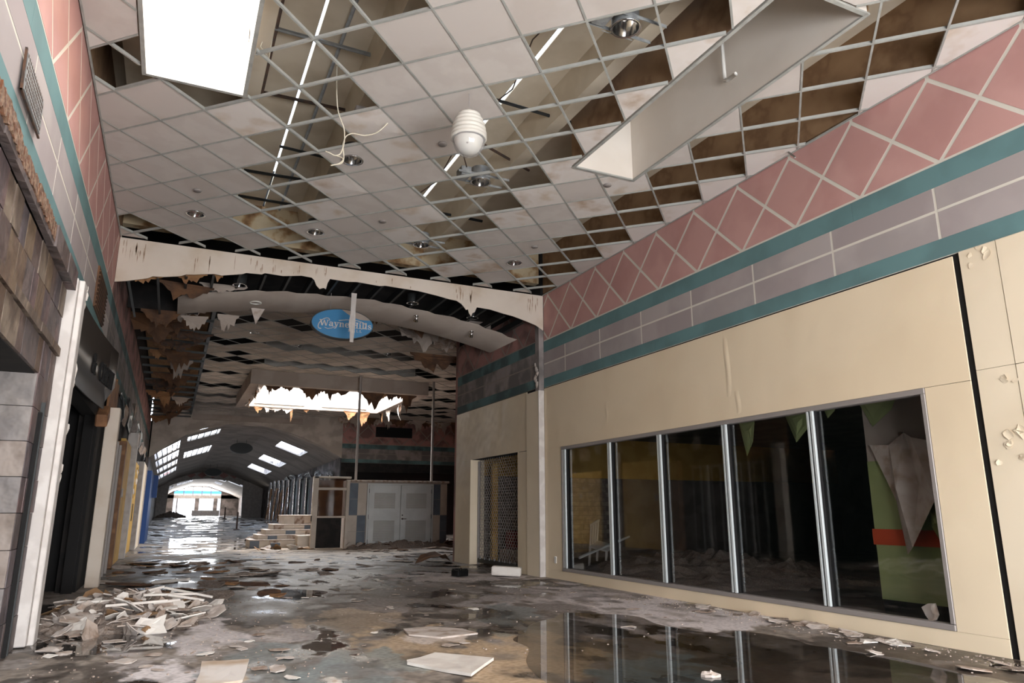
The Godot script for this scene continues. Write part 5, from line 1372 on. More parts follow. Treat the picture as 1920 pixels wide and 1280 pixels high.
func build_kiosk() -> void:
	var k := thing("kiosk", "tiled kiosk block with white louvred double doors in the court", "kiosk", Vector3(5.4, 0, -24.3))
	mi("block", bx(Vector3(0.0, 0.0, -2.2), Vector3(3.45, 2.14, -0.02)), M.gypsum, k)
	mi("roof_slab", cbox(Vector3(1.76, 2.17, -1.1), Vector3(3.48, 0.07, 2.34), 0.01), M.plaster_b, k)
	var xf := Transform3D(Basis.IDENTITY, Vector3(0, 0, -0.02))
	tiles_on(k, xf, 0.0, 0.58, 0.0, 2.1, 2, 4, func(i: int, j: int): return M.kiosk_blue if (i == 0) == (j > 1) else M.kiosk_cream)
	tiles_on(k, xf, 2.95, 3.45, 0.0, 2.1, 2, 4, func(i: int, j: int): return M.kiosk_blue if (i == 0) == (j > 1) else M.kiosk_cream)
	mi("door_frame", bx(Vector3(0.6, 0.0, -0.02), Vector3(0.65, 2.1, 0.03)), M.door_white, k)
	mi("door_frame", bx(Vector3(2.88, 0.0, -0.02), Vector3(2.93, 2.1, 0.03)), M.door_white, k)
	mi("door_frame", bx(Vector3(0.65, 2.05, -0.02), Vector3(2.88, 2.1, 0.03)), M.door_white, k)
	for d in 2:
		var x0 := 0.655 + 1.113 * d
		var leaf := mi("door_leaf", cbox(Vector3(x0 + 0.552, 1.03, 0.0), Vector3(1.098, 2.03, 0.04), 0.005), M.door_white, k)
		for v in [[0.22, 0.88], [1.28, 1.78]]:
			var lv := S()
			var y: float = v[0]
			while y < v[1]:
				box(lv, Vector3(x0 + 0.55, y, 0.024), Vector3(0.72, 0.024, 0.008), Basis.IDENTITY.rotated(Vector3(1, 0, 0), 0.6))
				y += 0.034
			mi("louvre_shade", bx(Vector3(x0 + 0.19, v[0] - 0.01, 0.0195), Vector3(x0 + 0.91, v[1], 0.0205)), M.gypsum, leaf)  # darker sheet behind the slats paints the shade in their gaps
			mi("louvre", fin(lv), M.door_white, leaf).set_meta("kind", "stuff")
		for hy in [0.2, 1.0, 1.85]:
			mi("hinge", bx(Vector3(x0 + (0.0 if d == 0 else 1.09), hy - 0.07, 0.018), Vector3(x0 + (0.012 if d == 0 else 1.104), hy + 0.07, 0.032)), M.steel_dark, leaf)
		if d == 1:
			mi("lever_handle", cbox(Vector3(x0 + 0.13, 0.93, 0.06), Vector3(0.15, 0.022, 0.022), 0.004), M.steel_rust, leaf)
			mi("rose", cbox(Vector3(x0 + 0.065, 0.93, 0.035), Vector3(0.05, 0.05, 0.05), 0.01), M.steel_rust, leaf)
			mi("lock", cbox(Vector3(x0 + 0.065, 1.05, 0.03), Vector3(0.04, 0.04, 0.03), 0.008), M.steel_rust, leaf)
	for x in [5.62, 8.3]:
		single("support_pole", "thin grey steel pole on the kiosk roof beside the display case" if x < 7 else "thin grey steel pole on the kiosk roof at the end away from the display case", "pole", lathe([Vector2(0.045, 0.0), Vector2(0.045, 3.56)], 12), M.alu_dull, Transform3D(Basis.IDENTITY, Vector3(x, 2.205, -24.45)), "poles on the kiosk roof")
	# display frame with brown glass
	var c := thing("display_case", "tall empty display frame with brown glass beside the kiosk", "display case", Vector3(4.2, 0, -24.3))
	mi("post", cbox(Vector3(0.09, 1.15, 0.0), Vector3(0.16, 2.3, 0.16), 0.006), M.kiosk_cream, c)
	mi("post", cbox(Vector3(1.14, 1.1, 0.0), Vector3(0.1, 2.2, 0.16), 0.006), M.kiosk_cream, c)
	mi("rail", cbox(Vector3(0.63, 2.27, 0.0), Vector3(1.2, 0.06, 0.16), 0.006), M.kiosk_cream, c)
	mi("rail", cbox(Vector3(0.63, 1.9, 0.0), Vector3(0.95, 0.08, 0.1), 0.006), M.kiosk_cream, c)
	mi("rail", cbox(Vector3(0.63, 1.0, 0.0), Vector3(0.95, 0.06, 0.1), 0.006), M.kiosk_cream, c)
	mi("glass_pane", bx(Vector3(0.17, 1.03, -0.01), Vector3(1.09, 1.86, 0.01)), M.brown_glass, c)
	mi("glass_pane", bx(Vector3(0.17, 1.94, -0.01), Vector3(1.09, 2.24, 0.01)), M.brown_glass, c)
	mi("inner_panel", bx(Vector3(0.17, 1.0, -0.6), Vector3(1.1, 2.2, -0.56)), M.wood, c)
	mi("inner_panel", bx(Vector3(0.17, 0.0, -0.6), Vector3(1.1, 1.0, -0.56)), M.near_black, c)
	mi("lock_bar", cbox(Vector3(-0.005, 0.95, 0.05), Vector3(0.03, 0.18, 0.04), 0.005), M.steel_dark, c)
	# stepped planter
	var s := thing("stepped_planter", "tiled planter of curved steps with broken cream and blue tiles", "planter", Vector3(3.6, 0, -26.2))
	var steps := [[1.05, 0.0, 1.0, 1.04], [0.75, -0.35, 0.55, 0.74], [0.58, -0.6, 0.3, 0.58], [0.42, -0.85, 0.05, 0.42], [0.27, -1.1, -0.1, 0.27]]
	for i in 5:
		var q: Array = steps[i]
		var wid := 1.0 - q[1] as float
		mi("step", cbox(Vector3((q[1] + 1.0) / 2, q[0] / 2 - 0.015, -0.5 + 0.12 * i), Vector3(1.0 - q[1], q[0] - 0.03, 1.4), 0.01), M.kiosk_cream, s)
		var f := Transform3D(Basis.IDENTITY, Vector3(0, 0, 0.2 + 0.12 * i))
		var lo: float = 0.0 if i == 4 else steps[i + 1][0]
		var nu := 3 + i
		tiles_on(s, f, q[1], 1.0, lo, q[0] - 0.03, nu, 1, func(a: int, b: int): return [M.kiosk_cream, M.plaster_b, M.kiosk_cream, M.kiosk_cream, M.kiosk_blue][(a + i) % 5])
		mi("coping", cbox(Vector3((q[1] + 1.0) / 2, q[0] - 0.012, -0.5 + 0.12 * i + 0.03), Vector3(wid + 0.06, 0.03, 1.44), 0.006), M.plaster, s)
	# near block of the planter
	mi("front_block", cbox(Vector3(0.66, 0.2, 0.95), Vector3(0.68, 0.4, 0.5), 0.01), M.kiosk_cream, s)
	tiles_on(s, Transform3D(Basis.IDENTITY, Vector3(0, 0, 1.2)), 0.32, 1.0, 0.0, 0.4, 2, 1, func(a: int, b: int): return M.kiosk_cream)
	mi("loose_tile", cbox(Vector3(-0.35, 0.09, 1.1), Vector3(0.3, 0.18, 0.05), 0.006), M.kiosk_blue, s)
	heap("rubble_heap", "grey brown heap of rubble lying along the foot of the kiosk doors", Vector3(7.2, 0.0, -23.85), Vector2(1.9, 0.5), 0.3, 7, M.rubble)

# ---------------------------------------------------------------- left shopfronts
func build_left_shops() -> void:
	# black room behind the first doorway
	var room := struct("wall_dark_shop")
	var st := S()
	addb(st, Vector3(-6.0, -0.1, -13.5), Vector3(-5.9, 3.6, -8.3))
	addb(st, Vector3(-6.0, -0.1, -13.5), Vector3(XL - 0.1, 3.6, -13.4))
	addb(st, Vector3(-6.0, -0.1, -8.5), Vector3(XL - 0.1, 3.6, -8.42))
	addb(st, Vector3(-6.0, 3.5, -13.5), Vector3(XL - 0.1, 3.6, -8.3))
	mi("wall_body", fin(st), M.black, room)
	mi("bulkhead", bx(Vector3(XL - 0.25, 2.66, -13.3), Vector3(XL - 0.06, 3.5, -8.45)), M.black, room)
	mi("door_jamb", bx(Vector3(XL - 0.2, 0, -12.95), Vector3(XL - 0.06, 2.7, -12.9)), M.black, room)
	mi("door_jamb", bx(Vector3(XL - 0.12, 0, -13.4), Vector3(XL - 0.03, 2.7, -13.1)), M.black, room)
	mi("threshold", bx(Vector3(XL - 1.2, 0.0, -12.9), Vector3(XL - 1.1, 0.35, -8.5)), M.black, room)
	# bowed black sign panel
	var sg := thing("shop_sign", "bowed black shop sign reading & CREW above the dark doorway", "sign", Vector3(XL, 3.1, -10.4))
	var pst := SM()
	var path := func(t: float) -> Vector2: return Vector2(XL + 0.005 + 0.2 * pow(t, 2.2), -8.44 - 3.85 * t)
	var n := 20
	for i in n:
		var a: Vector2 = path.call(float(i) / n); var b: Vector2 = path.call(float(i + 1) / n)
		var la := 2.62 - 0.0 * i; var lb := 2.62
		if i > n - 4: la += 0.1 * (i - n + 4); lb += 0.1 * (i - n + 5)
		var o := sg.position
		var q := [Vector3(a.x, 3.555, a.y) - o, Vector3(b.x, 3.555, b.y) - o, Vector3(b.x, lb, b.y) - o, Vector3(a.x, la, a.y) - o]
		var back := Vector3(-0.03, 0, 0)
		quad(pst, q[0], q[1], q[2], q[3]); quad(pst, q[3] + back, q[2] + back, q[1] + back, q[0] + back)
		quad(pst, q[0] + back, q[1] + back, q[1], q[0]); quad(pst, q[3], q[2], q[2] + back, q[3] + back)
	mi("bowed_panel", fin(pst), bump(plain(C(44, 40, 37), 0.36), 0.006, 96, 0.25), sg)
	var f := SystemFont.new(); f.font_names = PackedStringArray(["Droid Serif"])
	var chars := "& CREW"
	for i in chars.length():
		if chars[i] == " ": continue
		var t := 0.56 + 0.068 * i
		var p: Vector2 = path.call(t); var p2: Vector2 = path.call(t + 0.01)
		var tm := TextMesh.new()
		tm.text = chars[i]; tm.font = f; tm.font_size = 64; tm.pixel_size = 0.36 / 64.0; tm.depth = 0.02
		var d := (p2 - p).normalized()
		mi("letter", tm, M.black, sg, Transform3D(Basis(Vector3(d.x, 0, d.y), Vector3.UP, Vector3(-d.y, 0, d.x)), Vector3(p.x + 0.012, 3.06, p.y) - sg.position))
	single("broken_bracket", "broken timber bracket end under the far edge of the black sign", "bracket", cbox(Vector3.ZERO, Vector3(0.16, 0.2, 0.4), 0.02), M.wood, Transform3D(Basis.IDENTITY.rotated(Vector3(1, 0, 0), 0.5), Vector3(XL + 0.08, 2.6, -12.5)))
	# cream post
	single("doorway_post", "peeling cream post between the dark doorway and the folded glass doors", "post", cbox(Vector3(0, 1.45, 0), Vector3(0.2, 2.9, 0.3), 0.01), M.beam, Transform3D(Basis.IDENTITY, Vector3(XL + 0.125, 0, -13.9)))
	# folded glass doors
	for k in 7:
		var d := thing("folding_door_leaf", "narrow aluminium framed glass leaf of the folded shop doors", "door", Vector3(XL + 0.02, 0, -14.7 - 0.42 * k), "folded glass door leaves")
		d.rotation.y = 0.35 if k % 2 else -0.1
		mi("stile", cbox(Vector3(0.04, 1.25, 0.16), Vector3(0.05, 2.5, 0.04), 0.004), M.alu if k % 2 == 0 else M.alu_dull, d)
		mi("stile", cbox(Vector3(0.04, 1.25, -0.16), Vector3(0.05, 2.5, 0.04), 0.004), M.alu_dull, d)
		mi("rail", cbox(Vector3(0.04, 2.46, 0), Vector3(0.05, 0.08, 0.28), 0.004), M.alu_dull, d)
		mi("rail", cbox(Vector3(0.04, 0.06, 0), Vector3(0.05, 0.12, 0.28), 0.004), M.alu_dull, d)
		mi("pane", bx(Vector3(0.035, 0.12, -0.14), Vector3(0.045, 2.42, 0.14)), M.black_gloss, d)
	# boards nailed over the shopfront above
	for k in 12:
		single("fascia_board", "raw vertical timber board nailed over the shopfront above the folded doors", "board", cbox(Vector3.ZERO, Vector3(0.03, 0.95 - 0.02 * (k % 4), 0.145), 0.004), M.wood if k % 4 else M.paper, Transform3D(Basis.IDENTITY, Vector3(XL + 0.03, 3.05 + 0.02 * (k % 3), -13.7 - 0.155 * k)), "boards above the folded doors")
	# jambs, yellow wall and door
	single("timber_jamb", "dark brown timber jamb before the yellow wall", "jamb", cbox(Vector3(0, 1.35, 0), Vector3(0.18, 2.7, 0.35), 0.01), M.wood, Transform3D(Basis.IDENTITY, Vector3(XL + 0.05, 0, -18.2)))
	single("wall_panel", "plain ochre yellow wall panel between the timber and white jambs", "panel", bx(Vector3(0, 0, -1.3), Vector3(0.1, 2.8, 1.3)), M.yellow, Transform3D(Basis.IDENTITY, Vector3(XL + 0.0, 0, -19.8)))
	single("switch_plate", "small grey switch plate on the ochre wall", "switch", cbox(Vector3.ZERO, Vector3(0.03, 0.2, 0.12), 0.004), M.alu_dull, Transform3D(Basis.IDENTITY, Vector3(XL + 0.115, 1.6, -19.2)))
	single("pilaster", "white peeling pilaster beside the yellow door", "pilaster", cbox(Vector3(0, 1.6, 0), Vector3(0.24, 3.2, 0.5), 0.01), M.trim_white, Transform3D(Basis.IDENTITY, Vector3(XL + 0.1, 0, -21.6)))
	var dr := thing("yellow_door", "yellow door with blistered peeling paint beside the white pilaster", "door", Vector3(XL + 0.05, 0, -24.2))
	mi("leaf", cbox(Vector3(0.05, 1.3, 0), Vector3(0.08, 2.6, 3.4), 0.01), M.yellow, dr)
	mi("handle_plate", cbox(Vector3(0.1, 1.15, -0.4), Vector3(0.02, 0.5, 0.1), 0.004), M.steel_dark, dr)
	for k in 16:
		var sc := rng.randf_range(0.12, 0.3)
		mi("paint_flake", sheet(ragged(sc, sc, 7, 0.4), 0.003, Vector2(-3, -2), 0.03, 2000 + k), M.plaster_white if k % 3 == 0 else M.yellow, dr, Transform3D(Basis(Vector3(0, 0, 1), Vector3(0, 1, 0), Vector3(1, 0, 0)), Vector3(0.12, rng.randf_range(1.5, 2.6), rng.randf_range(-1.3, 1.3))))
	for s in [[-26.6, 0.3, "trim_white", "white reveal board beyond the yellow door"], [-27.9, 1.0, "beige2", "pale cream panel beyond the white reveal"], [-29.6, 0.7, "plaster_b", "stained pinkish panel before the blue hoarding"]]:
		single("wall_panel", s[3], "panel", bx(Vector3(0, 0, -s[1]), Vector3(0.25, 2.75, s[1])), M[s[2]], Transform3D(Basis.IDENTITY, Vector3(XL + 0.02, 0, s[0])))
	var bh := thing("blue_hoarding", "tall blue hoarding panel standing out from the far left wall", "panel", Vector3(-0.72, 0, -33.5))
	mi("panel", bx(Vector3(-0.05, 0.0, -2.2), Vector3(0.0, 2.7, 2.4)), M.blue_panel, bh)
	mi("side_board", bx(Vector3(-0.4, 0.0, 2.35), Vector3(0.0, 2.7, 2.42)), M.blue_panel, bh)
	mi("head_box", bx(Vector3(-0.4, 1.75, -2.7), Vector3(0.18, 2.72, -2.2)), M.blue_panel, bh)
	single("fire_alarm_box", "small red box above the flooded corridor's left side", "box", cbox(Vector3.ZERO, Vector3(0.3, 0.4, 0.3), 0.02), M.orange, Transform3D(Basis.IDENTITY, Vector3(-0.85, 2.6, -40.0)))
	# peeled cladding above
	for k in 14:
		single("peeled_cladding", "peeled sheet of grimy cladding on the left wall above the far shopfronts", "scrap", sheet(ragged(rng.randf_range(0.4, 1.0), rng.randf_range(0.4, 0.9), 8, 0.5), 0.004, Vector2(-0.6, -0.4), 0.1, 2100 + k), M[["galv", "plaster_b", "mauve_grime_shade"][k % 3]], Transform3D(Basis(Vector3(0, 0, 1), Vector3(0, 1, 0), Vector3(1, 0, 0)).rotated(Vector3(0, 1, 0), rng.randf_range(-0.3, 0.3)), Vector3(XL + 0.12, rng.randf_range(2.95, 3.6), -16.0 - 1.1 * k)), "peeled cladding over the left shops")

# ---------------------------------------------------------------- the dark shop behind the window
func build_shop_interior() -> void:
	var w := struct("wall_shop")
	var st := S()
	addb(st, Vector3(6.6, -0.1, -17.0), Vector3(19.6, 0.0, -3.4))
	mi("shop_floor", fin(st), M.shop_dark, w)
	mi("shop_ceiling", bx(Vector3(6.5, 3.1, -16.9), Vector3(19.6, 3.2, -3.3)), M.shop_dark, w)
	mi("back_wall", bx(Vector3(19.5, 0, -17.0), Vector3(19.6, 3.2, -3.3)), M.shop_dark, w)
	mi("side_wall", bx(Vector3(6.6, 0, -3.4), Vector3(19.6, 3.2, -3.3)), M.shop_dark, w)
	mi("side_wall", bx(Vector3(6.68, 0, -16.9), Vector3(19.6, 3.2, -16.85)), M.shop_dark, w)
	mi("yellow_band", bx(Vector3(6.7, 2.05, -16.85), Vector3(19.5, 3.1, -16.8)), M.yellow, w)
	for r in 17:
		for c in 11:
			mi("brick", bx(Vector3(6.72 + 0.36 * c + (0.18 if r % 2 else 0.0), 0.12 * r + 0.004, -16.85), Vector3(6.72 + 0.36 * (c + 1) + (0.18 if r % 2 else 0.0) - 0.01, 0.12 * (r + 1) - 0.008, -16.815)), M.brick, w)
	# green partition with a peeled sheet by the right end of the window
	var g := thing("green_partition", "pale green partition with an orange band behind the last window pane", "partition", Vector3(7.25, 0, -5.2))
	mi("lower_panel", bx(Vector3(0, 0.25, -0.62), Vector3(0.05, 0.83, 0.75)), M.green, g)
	mi("orange_band", bx(Vector3(-0.005, 0.83, -0.65), Vector3(0.05, 1.0, 0.75)), M.orange, g)
	mi("middle_panel", bx(Vector3(0, 1.0, -0.62), Vector3(0.05, 1.75, 0.75)), M.green, g)
	mi("upper_panel", bx(Vector3(0.01, 1.75, -0.62), Vector3(0.05, 2.9, 0.75)), M.gypsum, g)
	mi("plinth", bx(Vector3(0.02, 0.0, -0.62), Vector3(0.05, 0.25, 0.75)), M.near_black, g)
	mi("hook", cbox(Vector3(-0.03, 1.98, -0.12), Vector3(0.05, 0.12, 0.05), 0.005), M.steel_rust, g)
	# the sheet hangs from a hook in stiff folds: (along the wall, height, out from the wall)
	var fp := [Vector3(-0.47, 0.0, 0.02), Vector3(-0.2, -0.02, 0.05), Vector3(-0.02, 0.1, 0.03), Vector3(0.14, 0.03, 0.14), Vector3(0.3, -0.02, 0.06), Vector3(0.42, -0.35, 0.04), Vector3(0.36, -0.62, 0.2), Vector3(0.06, -1.1, 0.22), Vector3(-0.08, -1.18, 0.12), Vector3(-0.2, -0.62, 0.04), Vector3(-0.02, -0.5, 0.26), Vector3(0.1, -0.45, 0.05)]
	var fo := S()
	for t in [[0, 1, 9], [1, 10, 9], [1, 2, 10], [9, 10, 8], [10, 7, 8], [2, 11, 10], [10, 11, 7], [2, 3, 11], [3, 6, 11], [11, 6, 7], [3, 4, 6], [4, 5, 6]]:
		for e in [0.0, 0.004]:
			tri(fo, fp[t[0]] + Vector3(0, 0, e), fp[t[1]] + Vector3(0, 0, e), fp[t[2]] + Vector3(0, 0, e))
	single("peeled_sheet", "large pale sheet of wallcovering peeled down in folds over the green partition", "wallcovering", fin(fo), M.plaster, Transform3D(Basis(Vector3(0, 0, 1), Vector3(0, 1, 0), Vector3(-1, 0, 0)), Vector3(7.22, 1.93, -5.25)))
	single("peeled_sheet", "small green tongue of wallcovering hanging below the pale folds", "wallcovering", sheet(hanging(0.35, 0.75, 7, 0.4), 0.004, Vector2(-1.0, -0.4), 0.1, 9), M.green, Transform3D(Basis(Vector3(0, 0, 1), Vector3(0, 1, 0), Vector3(-1, 0, 0)), Vector3(7.15, 1.35, -4.95)))
	for s in [[7.4, 2.62, -6.95, 0.5, 0.42], [7.2, 2.66, -5.6, 0.6, 0.4], [7.4, 2.65, -6.4, 0.25, 0.2], [7.6, 2.6, -8.1, 0.3, 0.5]]:
		single("peeling_corner", "pale green corner of ceiling paper hanging behind the window head", "wallcovering", sheet(PackedVector2Array([Vector2(-s[3] / 2, 0), Vector2(s[3] / 2, 0), Vector2(s[3] * 0.35, -s[4] * 0.6), Vector2(-s[3] * 0.15, -s[4])]), 0.004, Vector2(-0.5, -0.5), 0.05, int(s[2] * 10)), M.green, Transform3D(Basis(Vector3(0, 0, 1), Vector3(0, 1, 0), Vector3(-1, 0, 0)), Vector3(s[0], s[1] - 0.12, s[2])), "hanging paper corners in the shop")
	# furniture left in the dark
	var ch := thing("white_chair", "toppled white plastic chair among the wreckage in the dark shop", "chair", Vector3(8.9, 0, -14.3))
	ch.rotation = Vector3(0.2, 0.6, 0.25)
	mi("seat", cbox(Vector3(0, 0.45, 0), Vector3(0.45, 0.04, 0.45), 0.01), M.white_plastic, ch)
	for q in [[-0.2, -0.2], [0.2, -0.2], [-0.2, 0.2], [0.2, 0.2]]:
		mi("leg", cbox(Vector3(q[0], 0.22, q[1]), Vector3(0.045, 0.44, 0.045), 0.006), M.white_plastic, ch)
	for q in 4:
		mi("back_slat", cbox(Vector3(-0.18 + 0.12 * q, 0.7, -0.21), Vector3(0.05, 0.46, 0.03), 0.006), M.white_plastic, ch)
	mi("top_rail", cbox(Vector3(0, 0.94, -0.21), Vector3(0.44, 0.06, 0.035), 0.008), M.white_plastic, ch)
	single("fallen_tube", "bright metal tube lying across the dark shop floor", "tube", tubem([Vector3(7.0, 0.35, -12.0), Vector3(9.6, 0.62, -14.2)], 0.025, 8), M.alu)
	single("leaning_plank", "dark board leaning on the brick wall of the shop", "board", cbox(Vector3(0, 1.1, 0), Vector3(0.3, 2.2, 0.05), 0.01), M.black, Transform3D(Basis.IDENTITY.rotated(Vector3(0, 0, 1), 0.15).rotated(Vector3(1, 0, 0), -0.1), Vector3(8.6, 0.0, -15.9)))
	single("orange_post", "orange timber post standing inside the first window pane", "post", cbox(Vector3(0, 0.9, 0), Vector3(0.12, 1.8, 0.1), 0.006), M.paper, Transform3D(Basis.IDENTITY, Vector3(7.3, 0, -13.4)))
	single("red_crate", "dark red plastic crate behind the security grille", "crate", cbox(Vector3(0, 0.2, 0), Vector3(0.5, 0.4, 0.5), 0.02), plain(C(120, 26, 34), 0.6), Transform3D(Basis.IDENTITY, Vector3(7.4, 0.35, -15.4)))
	single("shop_counter", "low pale counter under the red crate behind the grille", "counter", cbox(Vector3(0, 0.17, 0), Vector3(0.9, 0.34, 0.9), 0.02), M.plaster_b, Transform3D(Basis.IDENTITY, Vector3(7.5, 0.0, -15.3)))
	single("yellow_post", "yellow post just inside the security grille", "post", cbox(Vector3(0, 1.15, 0), Vector3(0.14, 2.3, 0.14), 0.008), M.yellow, Transform3D(Basis.IDENTITY, Vector3(7.0, 0.0, -15.95)))
	heap("rubble_heap", "low heap of debris on the dark shop floor behind the window", Vector3(9.6, 0.0, -11.5), Vector2(2.2, 3.0), 0.5, 8, M.rubble)

# ---------------------------------------------------------------- debris
func heap(called: String, label: String, at: Vector3, r: Vector2, h: float, sd: int, m: Material) -> void:
	var n := FastNoiseLite.new(); n.seed = sd; n.frequency = 0.9; n.fractal_octaves = 4
	var nf := FastNoiseLite.new(); nf.seed = sd + 40; nf.frequency = 4.0; nf.fractal_octaves = 3
	var st := S()
	var N := 40
	var p := func(i: int, j: int) -> Vector3:
		var a := lerpf(-1, 1, float(i) / N); var b := lerpf(-1, 1, float(j) / N)
		var d := sqrt(a * a + b * b)
		var w := clampf(1.0 - d * (1.0 + 0.25 * n.get_noise_2d(a * 2.0, b * 2.0)), -0.02, 1.0)
		var x := a * r.x; var z := b * r.y
		var y := h * pow(maxf(w, 0.0), 0.7) * (0.6 + 0.8 * absf(n.get_noise_2d(x * 1.5 + 7.0, z * 1.5))) + (0.12 * h + 0.03) * nf.get_noise_2d(x * 1.5, z * 1.5) * clampf(w * 6.0, 0, 1)
		if w <= 0.0: y = -0.02
		return Vector3(x, y, z)
	for j in N:
		for i in N:
			var a: Vector3 = p.call(i, j); var b: Vector3 = p.call(i + 1, j); var c: Vector3 = p.call(i + 1, j + 1); var d: Vector3 = p.call(i, j + 1)
			if maxf(maxf(a.y, b.y), maxf(c.y, d.y)) <= -0.015: continue
			quad(st, a, b, c, d)
	single(called, label, "rubble", fin(st), m, Transform3D(Basis.IDENTITY, at))

func make_shards() -> void:
	for k in 16:
		var w := rng.randf_range(0.7, 1.3); var l := rng.randf_range(0.8, 1.4)
		shards.append(sheet(ragged(w, l, 9, 0.45), 0.035, Vector2(rng.randf_range(-0.12, 0.12), rng.randf_range(-0.1, 0.1)), 0.06, 3000 + k, Transform3D(Basis(Vector3(1, 0, 0), Vector3(0, 0, 1), Vector3(0, 1, 0)), Vector3(0, 0.01, 0))))

func shard(called: String, label: String, group: String, at: Vector3, size: float, tilt: float, m: Material) -> void:
	var b := Basis.IDENTITY.rotated(Vector3(0, 1, 0), rng.randf() * TAU)
	b = b.rotated(Vector3(cos(at.x * 9.0), 0, sin(at.z * 7.0)).normalized(), tilt)
	b = b.scaled(Vector3.ONE * size)
	var o := single(called, label, "debris", shards[rng.randi_range(0, 15)], m, Transform3D(b, at), group)
	o.set_meta("group", group)

func build_debris() -> void:
	# heap of fallen plaster by the white column
	heap("rubble_heap", "heap of fallen plaster and board in front of the dark doorway", Vector3(-0.32, 0.0, -9.85), Vector2(0.95, 1.35), 0.3, 3, M.rubble)
	var mats := [M.plaster, M.plaster_b, M.plaster_white, M.plaster, M.plaster_b, M.plaster_b, M.kraft]
	for k in 270:
		var a := rng.randf() * TAU; var d := pow(rng.randf(), 0.6)
		var x := -0.32 + cos(a) * d * 0.95; var z := -9.8 + sin(a) * d * 1.45
		if x < -1.05: continue
		var y := 0.3 * pow(maxf(1.0 - d, 0.0), 0.7) * 0.75
		shard("plaster_shard", "broken plaster shard in the heap before the dark doorway", "shards in the plaster heap", Vector3(x, y + 0.01, z), rng.randf_range(0.06, 0.27) if k > 55 else rng.randf_range(0.2, 0.4), rng.randf_range(0.0, 1.2) if k > 55 else rng.randf_range(0.0, 0.6), mats[rng.randi_range(0, 6)] if k > 55 else [M.plaster_white, M.plaster][k % 2])
	for k in 7:
		var x := rng.randf_range(-0.9, 0.4)
		single("board_strip", "narrow white strip of board lying across the plaster heap", "debris", cbox(Vector3.ZERO, Vector3(rng.randf_range(0.3, 0.7), 0.025, 0.05), 0.004), M.plaster_white, Transform3D(Basis.IDENTITY.rotated(Vector3(0, 0, 1), rng.randf_range(-0.25, 0.25)).rotated(Vector3(0, 1, 0), rng.randf_range(-0.6, 0.6)), Vector3(x, 0.2 + 0.05 * rng.randf(), rng.randf_range(-10.2, -9.0))), "strips on the plaster heap")
	# flat sheets on the floor near the camera
	for k in 34:
		var x := rng.randf_range(-0.85, 1.1); var z := rng.randf_range(-8.2, -5.2)
		if x < -0.6 and z > -6.6: continue
		shard("floor_shard", "flat plaster flake on the wet floor before the slate wall", "flakes before the slate wall", Vector3(x, 0.004, z), rng.randf_range(0.05, 0.24), 0.03, mats[rng.randi_range(0, 4)])
	for k in 60:
		var x := rng.randf_range(-0.9, 1.9); var z := rng.randf_range(-20.0, -11.2)
		shard("floor_shard", "scrap of board or paper in the dark litter along the left shopfronts", "litter along the left shopfronts", Vector3(x, 0.006, z), rng.randf_range(0.15, 0.6), rng.randf_range(0.0, 0.22), [M.plaster_b, M.paper, M.paper_dark, M.plaster, M.rubble][rng.randi_range(0, 4)])
	for k in 46:
		var z := rng.randf_range(-8.0, -3.4)
		var x := 6.42 - absf(rng.randfn(0.0, 0.28)) - (0.0 if z < -6 else 0.12)
		shard("floor_shard", "crumbled board fragment along the foot of the cream wall under the window", "fragments under the window", Vector3(x, 0.006, z), rng.randf_range(0.05, 0.26), rng.randf_range(0.0, 0.25), [M.plaster_b, M.plaster, M.rubble, M.plaster_white][rng.randi_range(0, 3)])
	for k in 70:
		var x := rng.randf_range(1.6, 6.2); var z := rng.randf_range(-13.8, -6.4)
		shard("floor_shard", "small plaster crumb scattered across the middle of the hall floor", "crumbs across the hall", Vector3(x, 0.005, z), rng.randf_range(0.03, 0.16), 0.05, mats[rng.randi_range(0, 5)])
	for k in 44:
		var x := rng.randf_range(2.2, 8.4); var z := rng.randf_range(-23.4, -14.5)
		if x > 6.2 and z > -17.2: continue
		shard("floor_shard", "brown or white board fragment on the court floor before the kiosk", "fragments before the kiosk", Vector3(x, 0.006, z), rng.randf_range(0.1, 0.5), rng.randf_range(0.0, 0.2), [M.plaster_b, M.paper_dark, M.plaster, M.rubble][rng.randi_range(0, 3)])
	for k in 26:
		var x := rng.randf_range(2.4, 4.2); var z := rng.randf_range(-26.2, -24.2)
		shard("floor_shard", "sunlit splinter of board in the litter round the stepped planter", "splinters round the planter", Vector3(x, 0.02, z), rng.randf_range(0.15, 0.55), rng.randf_range(0.1, 0.7), [M.paper, M.plaster, M.plaster_white, M.kraft][rng.randi_range(0, 3)])
	for k in 40:
		var x := rng.randf_range(5.3, 8.9); var z := -23.6 - absf(rng.randfn(0.0, 0.25))
		shard("floor_shard", "grey fragment half buried in the rubble at the kiosk doors", "fragments at the kiosk doors", Vector3(x, 0.05 + 0.1 * rng.randf(), maxf(z, -24.1)), rng.randf_range(0.08, 0.35), rng.randf_range(0.1, 0.9), [M.plaster_b, M.rubble, M.plaster, M.paper_dark][rng.randi_range(0, 3)])
	# particular pieces
	single("ceiling_tile_fallen", "large fallen ceiling tile with a torn brown corner lying flat on tan floor", "ceiling tile", sheet(PackedVector2Array([Vector2(1.86, -5.98), Vector2(2.0, -6.06), Vector2(2.17, -6.18), Vector2(2.33, -6.0), Vector2(2.53, -5.76), Vector2(2.35, -5.55), Vector2(2.14, -5.28), Vector2(2.03, -5.5), Vector2(1.93, -5.74), Vector2(1.84, -5.9)]), 0.022, Vector2(0.03, 0.03), 0.01, 4, flat(0.002)), M.plaster_white)
